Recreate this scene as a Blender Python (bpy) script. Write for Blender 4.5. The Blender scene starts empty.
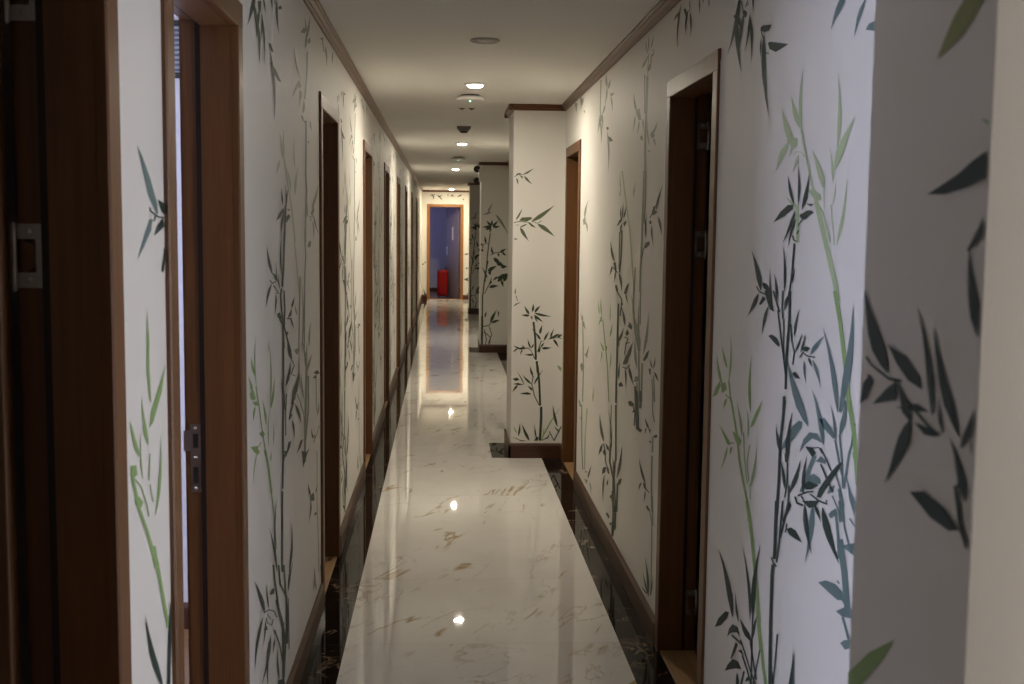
import bpy, bmesh, math, random
from mathutils import Vector, Matrix
from mathutils.geometry import tessellate_polygon

# light levels of the lit windows and of added glowing panes
FILL_A, WIN_B, WIN_R, FILL_D, WIN_E = .32, 7.6, 4.3, 22.0, .6
EXPOSURE = 0.8

# bamboo printed on the wallpaper: (ink, polygon in millimetres along the wall and up it)
MURAL = {
'RA': [
('D',[3164,2152,3182,2137,3205,2112,3223,2082,3250,2045,3289,2010,3230,2041,3183,2073,3159,2101,3154,2130,3159,2151]),
('D',[3197,2105,3208,2088,3212,2059,3197,2025,3163,1981,3121,1937,3144,1979,3157,2020,3165,2053,3179,2083,3191,2104]),
('D',[3233,2107,3188,2105,3154,2086,3146,2064,3185,2077]),
('D',[3114,2093,3136,2083,3157,2067,3167,2045,3167,2016,3161,1986,3151,2013,3134,2039,3120,2059,3112,2079,3110,2092]),
('D',[3058,2076,3065,2066,3072,2050,3077,2031,3085,2008,3100,1986,3075,2006,3056,2027,3047,2045,3049,2063,3055,2075]),
('D',[3059,2081,3056,2065,3050,2042,3040,2015,3030,1983,3028,1951,3018,1981,3016,2012,3022,2037,3039,2062,3056,2080]),
('D',[3131,2100,3108,2100,3081,2089,3087,2079,3120,2082]),
('D',[3038,2128,3038,2122,3037,2112,3033,2101,3027,2088,3025,2075,3020,2086,3018,2099,3020,2109,3027,2120,3036,2127]),
('D',[3153,2131,3127,2099,3102,2081,3094,2080,3118,2098,3143,2130]),
('D',[3084,2119,3106,2107,3066,2108,3073,2111,3097,2106,3075,2117]),
('D',[2945,2027,2922,2029,2842,2017,2872,2008,2904,2009,2932,2017]),
('D',[2872,1978,2856,1979,2780,1965,2697,1949,2749,1947,2800,1946,2854,1961]),
('D',[2912,2003,2924,1981,2929,1945,2916,1903,2884,1849,2841,1796,2866,1848,2880,1899,2887,1940,2898,1977,2907,2003]),
('D',[2945,2024,2929,2004,2905,1989,2898,1989,2922,2003,2937,2023]),
('D',[2935,1999,2941,1994,2945,1985,2945,1975,2940,1962,2932,1949,2934,1961,2933,1974,2932,1983,2933,1992,2934,1998]),
('D',[2894,1957,2862,1950,2860,1952,2892,1959]),
('G',[2307,1992,2329,1989,2355,1982,2374,1970,2389,1951,2400,1932,2374,1947,2344,1960,2322,1971,2309,1983,2303,1991]),
('G',[2206,1956,2220,1951,2236,1943,2247,1930,2254,1913,2259,1895,2246,1911,2229,1925,2216,1937,2207,1948,2203,1956]),
('G',[2198,1899,2181,1907,2150,1907,2141,1905,2139,1886]),
('V',[2333,1690,2323,1707,2315,1733,2317,1763,2329,1801,2347,1840,2338,1802,2337,1765,2338,1735,2337,1708,2336,1690]),
('V',[2578,1738,2578,1755,2579,1781,2583,1809,2585,1844,2579,1878,2595,1845,2604,1811,2603,1783,2593,1757,2581,1739]),
('V',[2576,1745,2580,1755,2592,1770,2613,1787,2641,1809,2666,1831,2657,1809,2646,1787,2629,1770,2603,1755,2580,1745]),
('V',[2626,1710,2630,1721,2644,1739,2669,1758,2705,1783,2735,1808,2725,1783,2711,1758,2691,1738,2659,1721,2631,1710]),
('V',[2678,1725,2701,1720,2729,1711,2746,1699,2759,1681,2769,1663,2742,1678,2711,1692,2689,1704,2677,1716,2673,1724]),
('V',[2597,1692,2604,1688,2613,1681,2618,1673,2624,1663,2633,1653,2616,1662,2602,1671,2593,1678,2592,1686,2594,1691]),
('V',[2632,1733,2640,1728,2648,1721,2653,1712,2658,1700,2665,1689,2648,1699,2634,1709,2626,1718,2626,1726,2630,1733]),
('V',[2693,1731,2603,1729,2606,1712,2645,1706,2663,1720]),
('V',[2624,1693,2609,1698,2574,1696,2547,1683,2542,1684,2571,1697,2612,1700,2629,1694]),
('V',[2585,1745,2559,1705,2516,1649,2481,1603,2463,1578,2450,1579,2467,1604,2503,1649,2545,1705,2570,1745]),
('V',[2410,1613,2410,1623,2416,1639,2434,1655,2465,1677,2500,1698,2478,1676,2461,1654,2447,1637,2429,1622,2414,1612]),
('V',[2342,1646,2322,1657,2298,1675,2280,1695,2259,1721,2233,1744,2275,1724,2314,1702,2338,1682,2347,1662,2347,1647]),
('V',[2352,1621,2348,1630,2348,1644,2354,1659,2368,1679,2385,1699,2375,1679,2369,1660,2366,1644,2359,1630,2354,1621]),
('V',[2515,1610,2480,1612,2430,1599,2423,1587,2462,1586]),
('V',[2397,1562,2399,1573,2402,1589,2405,1606,2405,1628,2402,1650,2409,1628,2411,1606,2409,1589,2403,1573,2397,1562]),
('V',[2347,1576,2342,1582,2336,1591,2333,1601,2334,1613,2336,1626,2337,1613,2341,1601,2345,1591,2347,1582,2349,1576]),
('V',[2317,1495,2301,1511,2284,1534,2274,1560,2269,1593,2269,1626,2277,1594,2290,1561,2303,1535,2313,1511,2319,1495]),
('V',[2353,1502,2355,1508,2361,1516,2369,1525,2378,1536,2386,1547,2383,1535,2378,1524,2372,1515,2362,1507,2354,1502]),
('V',[2461,1587,2410,1559,2361,1499,2354,1500,2402,1560,2454,1588]),
('V',[2327,1495,2346,1547,2358,1577,2365,1577,2352,1547,2333,1495]),
('V',[2473,1584,2417,1519,2362,1453,2331,1416,2309,1382,2281,1385,2302,1419,2333,1456,2387,1521,2442,1586]),
('V',[2590,1575,2596,1579,2609,1585,2628,1589,2654,1595,2678,1601,2662,1593,2644,1585,2628,1579,2608,1576,2592,1574]),
('V',[2604,1581,2588,1496,2564,1497,2579,1581]),
('D',[2612,1584,2615,1591,2623,1603,2636,1616,2653,1633,2667,1650,2663,1633,2657,1616,2647,1603,2630,1591,2615,1583]),
('D',[2579,1581,2572,1592,2568,1608,2571,1626,2581,1649,2595,1672,2589,1649,2587,1627,2587,1609,2585,1592,2582,1581]),
('D',[2551,1569,2535,1578,2518,1591,2511,1607,2508,1627,2509,1647,2520,1628,2535,1609,2547,1594,2553,1579,2554,1570]),
('D',[2541,1588,2532,1592,2512,1595,2515,1596,2536,1594,2547,1589]),
('D',[2523,1583,2502,1581,2471,1580,2486,1575,2507,1578]),
('D',[2774,1542,2716,1567,2659,1582,2619,1581,2621,1571,2691,1555]),
('D',[2605,1567,2618,1559,2635,1546,2650,1531,2669,1513,2692,1494,2658,1511,2628,1529,2610,1543,2602,1557,2601,1567]),
('D',[2594,1551,2608,1543,2624,1532,2635,1518,2643,1500,2647,1483,2635,1500,2619,1517,2606,1530,2597,1542,2592,1550]),
('D',[2562,1560,2546,1561,2516,1567,2485,1567,2467,1561,2494,1558,2524,1547,2550,1549,2567,1555]),
('D',[2548,1549,2574,1538,2579,1533,2571,1532,2566,1537,2541,1548]),
('D',[2579,1523,2563,1524,2579,1516,2589,1515]),
('D',[2619,1512,2608,1502,2584,1498,2580,1500,2601,1504,2610,1513]),
('D',[2605,1495,2612,1459,2616,1425,2640,1364,2627,1364,2602,1426,2598,1459,2591,1495]),
('D',[2863,1376,2859,1389,2863,1407,2884,1426,2921,1449,2964,1472,2940,1447,2923,1422,2908,1402,2886,1386,2868,1375]),
('D',[2852,1394,2851,1389,2843,1383,2824,1379,2797,1374,2773,1370,2782,1378,2792,1387,2805,1392,2828,1395,2848,1395]),
('D',[2912,1382,2882,1370,2820,1366,2768,1358,2763,1361,2815,1369,2875,1373,2903,1384]),
('D',[2764,1353,2767,1363,2771,1378,2778,1394,2785,1415,2787,1436,2791,1415,2791,1393,2787,1377,2776,1362,2766,1353]),
('D',[2720,1356,2716,1364,2714,1377,2721,1391,2736,1407,2754,1423,2745,1406,2740,1389,2736,1375,2729,1363,2723,1355]),
('D',[2663,1383,2656,1396,2652,1416,2657,1437,2670,1464,2689,1490,2679,1464,2675,1437,2673,1415,2669,1395,2666,1383]),
('D',[2604,1406,2600,1410,2595,1416,2592,1423,2588,1431,2583,1440,2593,1431,2602,1423,2606,1416,2607,1410,2605,1406]),
('D',[2891,1366,2909,1359,2931,1348,2947,1335,2966,1318,2988,1301,2950,1317,2915,1333,2894,1346,2886,1358,2886,1366]),
('D',[2631,1386,2628,1326,2633,1286,2641,1232,2639,1159,2620,1161,2621,1234,2614,1287,2609,1328,2612,1387]),
('D',[2650,1141,2651,1104,2629,1107,2628,1144]),
('D',[2880,1340,2847,1362,2818,1357,2861,1339]),
('D',[2796,1341,2812,1332,2830,1318,2839,1303,2843,1283,2844,1264,2832,1284,2815,1303,2802,1319,2795,1332,2793,1341]),
('D',[2833,1376,2771,1379,2761,1354,2743,1330,2781,1334,2807,1351]),
('D',[2763,1379,2730,1351,2706,1332,2692,1334,2716,1353,2749,1381]),
('D',[2683,1384,2685,1343,2675,1318,2663,1320,2672,1343,2670,1384]),
('D',[2642,1374,2650,1369,2658,1363,2660,1355,2661,1345,2664,1336,2649,1345,2637,1355,2631,1362,2633,1369,2639,1374]),
('D',[2720,1336,2693,1288,2656,1222,2635,1184,2624,1185,2645,1223,2681,1290,2708,1337]),
('D',[2667,1319,2663,1262,2646,1203,2637,1204,2653,1263,2657,1320]),
('D',[2786,1269,2759,1275,2714,1271,2686,1258,2697,1251,2727,1256]),
('D',[2575,1287,2569,1295,2563,1307,2559,1320,2553,1336,2544,1352,2561,1336,2574,1319,2581,1306,2581,1294,2577,1287]),
('D',[2611,1311,2600,1276,2577,1251,2587,1222,2577,1223,2567,1252,2590,1278,2600,1313]),
('D',[2565,1252,2553,1258,2540,1267,2532,1276,2524,1288,2519,1300,2530,1288,2544,1276,2555,1267,2563,1258,2566,1252]),
('D',[2526,1256,2517,1262,2506,1270,2500,1279,2496,1291,2494,1302,2502,1291,2513,1279,2521,1270,2526,1262,2528,1256]),
('D',[2515,1265,2497,1273,2458,1273,2477,1263,2502,1261]),
('G',[2455,1259,2439,1264,2421,1273,2406,1283,2389,1295,2371,1307,2399,1297,2427,1286,2446,1276,2455,1266,2458,1259]),
('D',[2528,1244,2507,1257,2484,1252,2423,1255,2422,1258,2481,1255,2509,1260,2536,1244]),
('G',[2501,1240,2505,1233,2506,1224,2502,1214,2492,1203,2479,1192,2484,1204,2487,1216,2489,1226,2494,1235,2499,1240]),
('D',[2471,1251,2471,1248,2468,1244,2461,1241,2452,1237,2444,1233,2445,1238,2448,1244,2453,1248,2461,1250,2469,1251]),
('G',[2441,1248,2437,1242,2428,1232,2414,1222,2397,1211,2383,1198,2389,1212,2397,1226,2408,1236,2424,1244,2438,1249]),
('D',[2582,1202,2561,1209,2520,1198,2559,1195]),
('G',[2453,1104,2465,1121,2491,1144,2530,1168,2582,1198,2627,1231,2605,1193,2577,1157,2543,1131,2497,1112,2459,1103]),
('G',[2271,1164,2270,1185,2277,1216,2298,1248,2337,1287,2384,1326,2350,1285,2325,1244,2308,1210,2289,1181,2274,1163]),
('G',[2260,1165,2234,1194,2208,1235,2197,1278,2198,1331,2206,1384,2216,1330,2234,1276,2252,1231,2261,1191,2265,1164]),
('G',[2231,1194,2238,1190,2245,1184,2249,1178,2252,1170,2257,1162,2244,1170,2233,1179,2226,1185,2226,1191,2229,1194]),
('G',[2349,1083,2347,1098,2352,1119,2370,1139,2401,1163,2438,1186,2414,1160,2396,1133,2383,1111,2366,1093,2352,1082]),
('L',[2327,1402,2288,1341,2248,1257,2213,1172,2192,1176,2226,1261,2266,1344,2304,1404]),
('L',[3235,1087,3241,1097,3254,1113,3275,1129,3299,1150,3318,1172,3313,1148,3303,1125,3287,1107,3261,1094,3239,1086]),
('L',[3184,1143,3189,1150,3199,1160,3216,1171,3237,1185,3254,1199,3249,1183,3240,1167,3226,1156,3206,1147,3187,1142]),
('L',[3166,1106,3153,1124,3141,1149,3140,1177,3149,1210,3165,1242,3158,1209,3160,1175,3165,1147,3167,1122,3169,1105]),
('L',[3357,1036,3321,1070,3270,1096,3258,1083,3297,1053]),
('L',[3258,1088,3207,1100,3185,1083,3244,1063]),
('L',[3207,1064,3158,1062,3137,1051,3125,1054,3147,1065,3199,1068]),
('L',[3183,1059,3196,1054,3210,1047,3216,1039,3218,1030,3219,1021,3207,1031,3192,1041,3183,1049,3180,1055,3180,1059]),
('L',[3177,1109,3152,1068,3117,1030,3100,1033,3134,1071,3159,1112]),
('L',[2927,1060,2927,1078,2930,1105,2936,1134,2940,1171,2936,1208,2953,1169,2962,1130,2960,1100,2946,1075,2930,1059]),
('D',[2644,1131,2668,1028,2671,927,2682,835,2660,840,2648,931,2646,1031,2622,1134]),
('L',[2222,1193,2185,1130,2156,1040,2133,1046,2162,1135,2198,1198]),
('L',[2929,1018,2917,1036,2879,1069,2821,1107,2839,1080,2891,1034]),
('L',[3143,1057,3098,1006,3064,964,3040,916,2986,856,2936,812,2914,776,2894,781,2916,817,2965,862,3018,921,3042,968,3076,1010,3120,1061]),
('L',[3007,981,3004,994,3007,1011,3021,1028,3047,1048,3078,1067,3057,1046,3043,1024,3032,1006,3020,991,3010,981]),
('L',[2945,990,2939,1001,2935,1016,2939,1030,2951,1048,2968,1065,2960,1046,2957,1027,2956,1012,2952,998,2948,990]),
('L',[3265,971,3201,959,3138,946,3133,934,3167,933]),
('L',[3137,939,3089,948,3090,951,3138,943]),
('L',[3161,927,3172,917,3186,902,3198,886,3213,866,3233,845,3203,867,3178,889,3163,905,3158,918,3159,927]),
('L',[3119,935,3126,931,3133,925,3134,920,3133,914,3134,907,3122,915,3111,923,3106,929,3109,933,3115,935]),
('L',[3112,979,3055,980,3007,972,3024,955,3071,956]),
('L',[2912,864,2894,880,2874,904,2864,928,2859,956,2860,983,2870,954,2886,924,2901,899,2911,877,2916,863]),
('L',[2997,995,2981,932,2946,870,2936,872,2970,935,2987,997]),
('L',[2932,974,2953,924,2930,878,2920,881,2943,926,2922,976]),
('L',[2920,876,2910,837,2902,839,2911,878]),
('G',[2648,1013,2629,1039,2566,1086,2522,1105,2497,1106,2502,1093,2550,1061,2614,1029]),
('D',[2653,1006,2656,1014,2663,1026,2673,1038,2686,1054,2695,1071,2695,1052,2690,1034,2682,1021,2668,1011,2655,1005]),
('D',[2595,996,2588,1012,2581,1034,2580,1058,2578,1088,2570,1118,2593,1086,2610,1053,2616,1029,2609,1008,2599,996]),
('D',[2619,1012,2593,1021,2597,996,2613,993]),
('G',[2511,1037,2486,1069,2446,1092,2393,1099,2357,1085,2391,1084,2426,1082,2473,1060]),
('G',[2385,1132,2351,1138,2306,1127,2272,1110,2293,1106,2349,1116]),
('G',[2276,1107,2274,1116,2275,1129,2283,1142,2298,1157,2316,1172,2305,1156,2297,1139,2292,1126,2284,1114,2278,1107]),
('G',[2253,1118,2239,1129,2226,1144,2221,1159,2221,1178,2225,1196,2234,1177,2246,1157,2256,1141,2258,1127,2257,1118]),
('G',[2287,1105,2262,1070,2238,1043,2228,1046,2252,1073,2277,1107]),
('G',[2264,1120,2242,1067,2231,1017,2219,1020,2230,1070,2251,1122]),
('G',[2213,1020,2192,1094,2179,1114,2169,1157,2183,1155,2192,1112,2205,1093,2227,1018]),
('G',[2208,1046,2176,1022,2150,1008,2156,979,2188,1006]),
('L',[2181,1100,2180,1095,2176,1089,2167,1084,2154,1077,2143,1071,2145,1080,2149,1089,2155,1096,2167,1099,2178,1101]),
('D',[2467,1055,2424,1060,2380,1070,2357,1062,2351,1065,2376,1073,2424,1063,2465,1058]),
('D',[2466,1055,2424,1064,2394,1056,2422,1043]),
('G',[2418,1049,2456,1007,2500,950,2471,954,2429,1009,2392,1051]),
('G',[2398,1038,2365,1056,2331,1053,2335,1045,2374,1041]),
('D',[2371,1071,2324,1050,2300,1037,2292,1040,2315,1053,2362,1074]),
('G',[2441,997,2406,1010,2365,1009,2358,999,2415,983,2462,969]),
('D',[2473,970,2440,987,2369,993,2414,974,2456,964]),
('D',[2380,965,2368,986,2326,1017,2266,1056,2229,1073,2245,1055,2304,1011,2355,970]),
('D',[2536,930,2520,918,2473,923,2467,929,2509,924,2521,934]),
('D',[2507,937,2447,959,2401,971,2403,974,2451,962,2512,940]),
('D',[2490,942,2461,933,2410,948,2413,951,2456,937,2480,946]),
('D',[2428,960,2368,958,2314,965,2314,975,2325,972,2316,968,2363,963,2421,964]),
('D',[2567,933,2547,946,2525,963,2512,981,2503,1003,2498,1024,2516,1001,2539,978,2557,959,2567,943,2571,933]),
('D',[2472,955,2467,966,2462,981,2462,998,2461,1019,2456,1040,2471,1017,2483,994,2487,977,2482,963,2475,954]),
('D',[2609,932,2605,942,2605,955,2614,967,2631,980,2653,993,2642,978,2635,961,2629,948,2620,938,2611,931]),
('D',[2602,995,2597,951,2613,911,2602,913,2586,953,2591,997]),
('D',[2583,946,2585,905,2615,857,2603,859,2573,907,2571,948]),
('D',[2586,900,2560,913,2564,893,2597,877]),
('D',[2611,853,2623,896,2631,894,2619,851]),
('G',[2317,986,2303,1004,2272,1015,2281,999]),
('G',[2302,946,2292,956,2256,972,2260,957,2280,946]),
('D',[2367,1038,2331,1019,2285,997,2276,1000,2322,1023,2358,1041]),
('G',[2289,989,2249,970,2237,948,2229,950,2242,972,2281,992]),
('G',[2254,1011,2217,953,2209,955,2246,1014]),
('G',[2279,1042,2244,1014,2220,984,2212,986,2236,1016,2271,1044]),
('D',[2685,886,2685,758,2688,744,2662,751,2659,765,2659,892]),
('D',[2695,729,2701,702,2700,585,2674,594,2675,709,2669,736]),
('D',[2706,743,2689,734,2659,732,2650,737,2679,739,2695,747]),
('D',[2630,899,2639,855,2647,798,2663,743,2649,747,2633,802,2625,858,2616,902]),
('D',[2569,906,2606,868,2642,808,2626,812,2591,870,2554,907]),
('D',[2584,844,2556,855,2516,858,2469,843,2520,838,2567,836]),
('D',[2588,856,2599,832,2590,834,2579,857]),
('G',[2409,943,2419,926,2428,900,2431,873,2435,839,2446,804,2418,843,2397,881,2389,908,2394,931,2404,944]),
('D',[2462,930,2468,915,2468,894,2455,875,2430,855,2401,836,2416,859,2426,884,2434,904,2447,921,2458,931]),
('D',[2396,946,2395,941,2388,935,2377,930,2361,925,2348,918,2353,928,2359,937,2367,943,2381,946,2394,947]),
('D',[2344,951,2345,935,2336,914,2311,897,2271,880,2227,865,2254,886,2275,910,2293,929,2318,944,2339,953]),
('D',[2480,934,2362,962,2383,945,2429,930]),
('G',[2304,948,2284,960,2258,970,2264,954,2292,942]),
('G',[2271,965,2250,916,2240,873,2224,878,2234,921,2255,969]),
('G',[2250,988,2226,951,2214,955,2239,991]),
('G',[2248,909,2216,854,2191,788,2158,799,2183,865,2214,920]),
('G',[2224,904,2181,919,2138,933,2150,905]),
('G',[2229,993,2213,944,2169,903,2160,907,2204,947,2219,995]),
('G',[2184,968,2144,958,2138,961,2178,971]),
('G',[2352,790,2305,809,2246,819,2204,816,2193,803,2232,791,2286,790]),
('G',[2240,827,2227,825,2221,829,2234,831]),
('G',[2208,799,2187,792,2176,797,2197,805]),
('G',[2238,766,2191,790,2152,801,2150,781,2199,768]),
('D',[3044,481,3041,506,3053,538,3088,565,3151,594,3227,620,3175,586,3137,548,3109,517,3076,493,3050,479]),
('D',[2868,532,2864,557,2868,592,2886,626,2922,665,2970,701,2933,661,2909,618,2894,583,2880,551,2871,530]),
('D',[2843,549,2834,575,2825,612,2821,652,2813,702,2795,753,2832,697,2860,641,2871,599,2863,567,2849,548]),
('D',[2980,489,2984,498,2991,511,3003,524,3016,541,3024,561,3025,538,3022,517,3013,503,2997,493,2983,488]),
('L',[2955,821,2924,783,2892,736,2859,672,2826,605,2802,549,2774,560,2797,615,2830,681,2862,745,2893,791,2924,830]),
('L',[2927,794,2893,800,2899,785,2928,775]),
('D',[2701,594,2693,470,2686,412,2660,422,2667,480,2675,603]),
('D',[3243,384,3204,423,3126,470,3086,480,3104,457,3171,414]),
('D',[3098,408,3081,435,3045,461,2989,472,2959,456,2996,455,3051,435]),
('D',[3056,424,3000,432,2945,438,2933,446,2988,440,3045,432]),
('D',[3008,424,2983,426,3008,397,3043,365,3058,359,3028,400]),
('D',[3116,302,3089,330,3034,368,2978,382,2940,375,3003,353,3068,325]),
('D',[2981,410,2946,427,2918,419]),
('D',[2902,357,2886,374,2861,387,2868,372]),
('D',[2853,483,2858,489,2873,496,2901,498,2939,500,2974,503,2958,491,2940,479,2918,474,2886,476,2858,480]),
('D',[2965,446,2908,424,2852,399,2799,383,2787,389,2840,405,2895,430,2952,452]),
('D',[2870,476,2840,441,2802,401,2789,406,2827,446,2857,481]),
('D',[2853,551,2854,482,2848,364,2835,369,2840,487,2840,556]),
('D',[2838,497,2829,507,2821,520,2817,534,2813,550,2806,567,2825,547,2842,526,2850,512,2847,501,2842,496]),
('D',[2778,487,2804,432,2831,376,2820,379,2793,436,2767,491]),
('D',[2943,411,2887,390,2849,368,2835,374,2872,397,2928,418]),
('D',[2986,347,2991,336,2994,321,2990,307,2985,290,2984,271,2970,296,2960,319,2958,335,2969,345,2981,349]),
('D',[2922,377,2952,323,2935,329,2905,383]),
('L',[2820,576,2780,508,2748,448,2711,401,2688,412,2724,459,2755,518,2795,585]),
('L',[2811,552,2779,487,2766,491,2798,556]),
('D',[2650,426,2632,528,2624,582,2635,578,2643,524,2661,422]),
('D',[2535,453,2518,474,2502,503,2496,529,2497,559,2505,588,2510,555,2522,520,2533,491,2537,467,2538,451]),
('G',[2478,477,2480,490,2483,511,2489,533,2494,562,2492,592,2501,559,2504,527,2501,504,2491,486,2480,476]),
('D',[2640,431,2639,438,2640,448,2646,458,2652,471,2655,485,2660,468,2663,451,2660,440,2652,433,2642,430]),
('G',[2205,765,2183,748,2166,733,2154,739,2170,754,2192,771]),
('G',[2206,712,2184,726,2150,739,2151,722,2177,709]),
],
'P0': [
('D',[1143,1381,1146,1391,1155,1406,1173,1421,1198,1440,1220,1461,1214,1437,1205,1415,1191,1398,1168,1386,1148,1380]),
('D',[1210,1389,1193,1382,1141,1373,1108,1375,1108,1378,1138,1376,1189,1384,1204,1391]),
('D',[1219,1338,1213,1361,1196,1372,1183,1367,1199,1347]),
('D',[1183,1343,1149,1363,1123,1375,1118,1357]),
('D',[1149,1409,1101,1402,1065,1386,1061,1375,1093,1379,1125,1393]),
('D',[1033,1355,1031,1367,1033,1386,1042,1405,1058,1429,1079,1452,1065,1428,1055,1403,1049,1383,1041,1365,1035,1354]),
('D',[1121,1372,1099,1359,1039,1341,1019,1338,1015,1340,1035,1344,1093,1361,1115,1374]),
('D',[1118,1373,1101,1363,1080,1347,1084,1340,1105,1347]),
('D',[1120,1349,1071,1360,1043,1357,1075,1352]),
('D',[1086,1342,1098,1334,1111,1321,1120,1306,1129,1287,1141,1268,1116,1288,1094,1307,1082,1321,1080,1334,1082,1342]),
('D',[1074,1342,1037,1342,1014,1341,1027,1336,1050,1334]),
('D',[976,1346,981,1357,991,1373,1006,1390,1024,1413,1040,1436,1033,1411,1023,1386,1011,1368,993,1354,978,1345]),
('D',[1010,1343,1010,1347,1012,1353,1015,1359,1020,1367,1022,1375,1023,1366,1022,1358,1020,1351,1015,1346,1011,1343]),
('D',[971,1336,964,1341,957,1349,953,1357,951,1368,949,1378,955,1368,963,1357,969,1349,972,1341,973,1336]),
('D',[958,1292,957,1300,959,1310,967,1320,980,1331,995,1342,986,1329,980,1316,974,1305,967,1297,960,1292]),
('D',[976,1324,961,1309,964,1298,976,1302]),
('D',[1077,1274,1044,1282,999,1277,968,1265,988,1259,1028,1261]),
('D',[983,1301,969,1268,955,1252,948,1255,961,1270,975,1303]),
('D',[947,1330,943,1335,940,1343,942,1350,946,1359,952,1367,952,1358,953,1348,954,1340,951,1334,949,1330]),
('D',[1067,1556,1038,1563,1003,1572,975,1582,948,1589,930,1593,927,1569,946,1567,980,1560,1027,1555]),
('D',[973,1505,952,1524,944,1535,950,1536,958,1525,979,1506]),
('D',[941,1428,942,1438,946,1452,955,1468,966,1488,975,1508,975,1487,972,1466,966,1449,954,1436,943,1428]),
('D',[978,1505,964,1521,943,1538,940,1524,965,1510]),
('L',[965,1616,947,1612,951,1609]),
('Y',[1060,1678,1045,1694,1028,1710,1011,1720,1002,1728,961,1720,973,1713,990,1700,1008,1691,1036,1683]),
('L',[1222,1022,1224,1038,1165,1083,1100,1120,1130,1088,1189,1035]),
],
'LA': [
('F',[3083,2108,3061,2095,3034,2076,3014,2057,2991,2033,2960,2009,3012,2036,3060,2063,3087,2084,3094,2100,3090,2110]),
('F',[3055,2086,3057,2075,3065,2059,3081,2044,3099,2023,3108,2001,3118,2027,3120,2051,3110,2068,3085,2080,3060,2087]),
('F',[3108,2052,3112,2038,3121,2018,3134,1997,3146,1969,3147,1939,3164,1972,3170,2003,3161,2025,3137,2043,3113,2052]),
('F',[3153,2082,3129,2069,3106,2052,3099,2037,3103,2020,3113,2004,3124,2023,3143,2044,3157,2061,3161,2074,3159,2083]),
('F',[3198,2076,3194,2067,3189,2053,3186,2038,3179,2019,3165,1998,3189,2020,3207,2041,3213,2057,3209,2069,3201,2077]),
('F',[3189,2077,3197,2063,3209,2041,3223,2017,3232,1985,3228,1951,3245,1987,3249,2021,3240,2046,3216,2066,3193,2078]),
('F',[3128,2099,3187,2110,3176,2079,3141,2080]),
('F',[3225,2122,3226,2118,3229,2112,3238,2106,3248,2099,3255,2091,3259,2101,3259,2111,3254,2117,3241,2121,3228,2123]),
('F',[3360,2153,3359,2148,3362,2141,3370,2135,3380,2128,3386,2119,3391,2130,3393,2140,3389,2147,3376,2151,3363,2153]),
('F',[3479,2166,3465,2151,3456,2133,3463,2116,3488,2096,3523,2079,3506,2100,3500,2122,3498,2141,3491,2157,3484,2167]),
('F',[3498,2149,3554,2167,3591,2165,3535,2151]),
('F',[3421,2154,3455,2151,3471,2155,3437,2158]),
('F',[3314,2021,3353,2025,3403,2013,3386,2006,3346,2007]),
('F',[3384,1972,3452,1966,3559,1945,3486,1941,3399,1952]),
('F',[3342,1997,3355,1977,3373,1945,3396,1910,3412,1864,3408,1816,3433,1867,3437,1915,3421,1952,3384,1981,3348,1998]),
('F',[3342,1973,3374,1953,3391,1956,3359,1976]),
('M',[4217,2131,4185,2030,4130,1958,4171,1962,4228,2035,4260,2137]),
('M',[4165,2153,4213,2171,4268,2196,4300,2221,4320,2250,4326,2276,4288,2245,4236,2212,4194,2186,4169,2165,4157,2151]),
('M',[4244,2201,4239,2207,4227,2215,4207,2222,4183,2231,4166,2242,4165,2228,4172,2216,4186,2207,4213,2202,4239,2200]),
('M',[4038,2168,4138,2202,4231,2208,4163,2185]),
('M',[4164,2135,4193,2144,4223,2157,4235,2169,4235,2181,4231,2193,4209,2178,4181,2161,4161,2149,4155,2139,4156,2134]),
('M',[4240,2173,4322,2199,4338,2182,4266,2165]),
('M',[4023,2010,4006,2021,3976,2037,3935,2052,3890,2073,3860,2095,3868,2069,3889,2045,3921,2028,3971,2016,4017,2009]),
('M',[3934,1988,4006,2008,4053,1990,3980,1976]),
('M',[3931,1987,3909,1979,3883,1968,3865,1957,3845,1944,3820,1930,3867,1945,3909,1961,3935,1973,3941,1982,3938,1988]),
('M',[4015,1980,4006,1971,3996,1957,3994,1943,3990,1925,3976,1907,4010,1927,4035,1947,4044,1962,4036,1974,4021,1981]),
('M',[4004,1973,4076,1975,4065,1954,4017,1954]),
('M',[4102,1907,4128,1915,4152,1926,4154,1936,4142,1947,4125,1957,4113,1944,4093,1930,4081,1920,4084,1911,4093,1906]),
('M',[4023,1894,4097,1895,4121,1879,4071,1881]),
('M',[4651,2244,4784,2272,4783,2255]),
('M',[4729,2246,4795,2215,4836,2222,4769,2253]),
('M',[4861,2246,4860,2236,4867,2222,4887,2208,4909,2190,4918,2170,4940,2195,4949,2217,4939,2233,4904,2243,4869,2247]),
('M',[5184,2273,5159,2262,5139,2248,5140,2237,5158,2225,5185,2213,5185,2228,5195,2244,5203,2258,5199,2268,5191,2274]),
('K',[3568,1725,3580,1735,3587,1750,3576,1765,3548,1782,3514,1798,3530,1780,3537,1761,3541,1746,3552,1733,3562,1724]),
('K',[3626,1733,3626,1743,3623,1758,3614,1775,3607,1795,3609,1816,3590,1794,3581,1772,3584,1756,3602,1742,3621,1733]),
('K',[3525,1717,3500,1710,3474,1700,3460,1690,3454,1678,3451,1665,3471,1678,3497,1691,3517,1702,3527,1711,3530,1717]),
('K',[3552,1754,3644,1681,3761,1577,3843,1471,3878,1471,3796,1578,3676,1683,3582,1757]),
('K',[3873,1624,3890,1636,3910,1654,3921,1674,3937,1699,3966,1725,3910,1698,3867,1673,3847,1653,3851,1635,3865,1624]),
('K',[3875,1709,3871,1722,3865,1741,3858,1761,3858,1788,3871,1816,3847,1787,3835,1760,3838,1739,3854,1721,3872,1709]),
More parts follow.
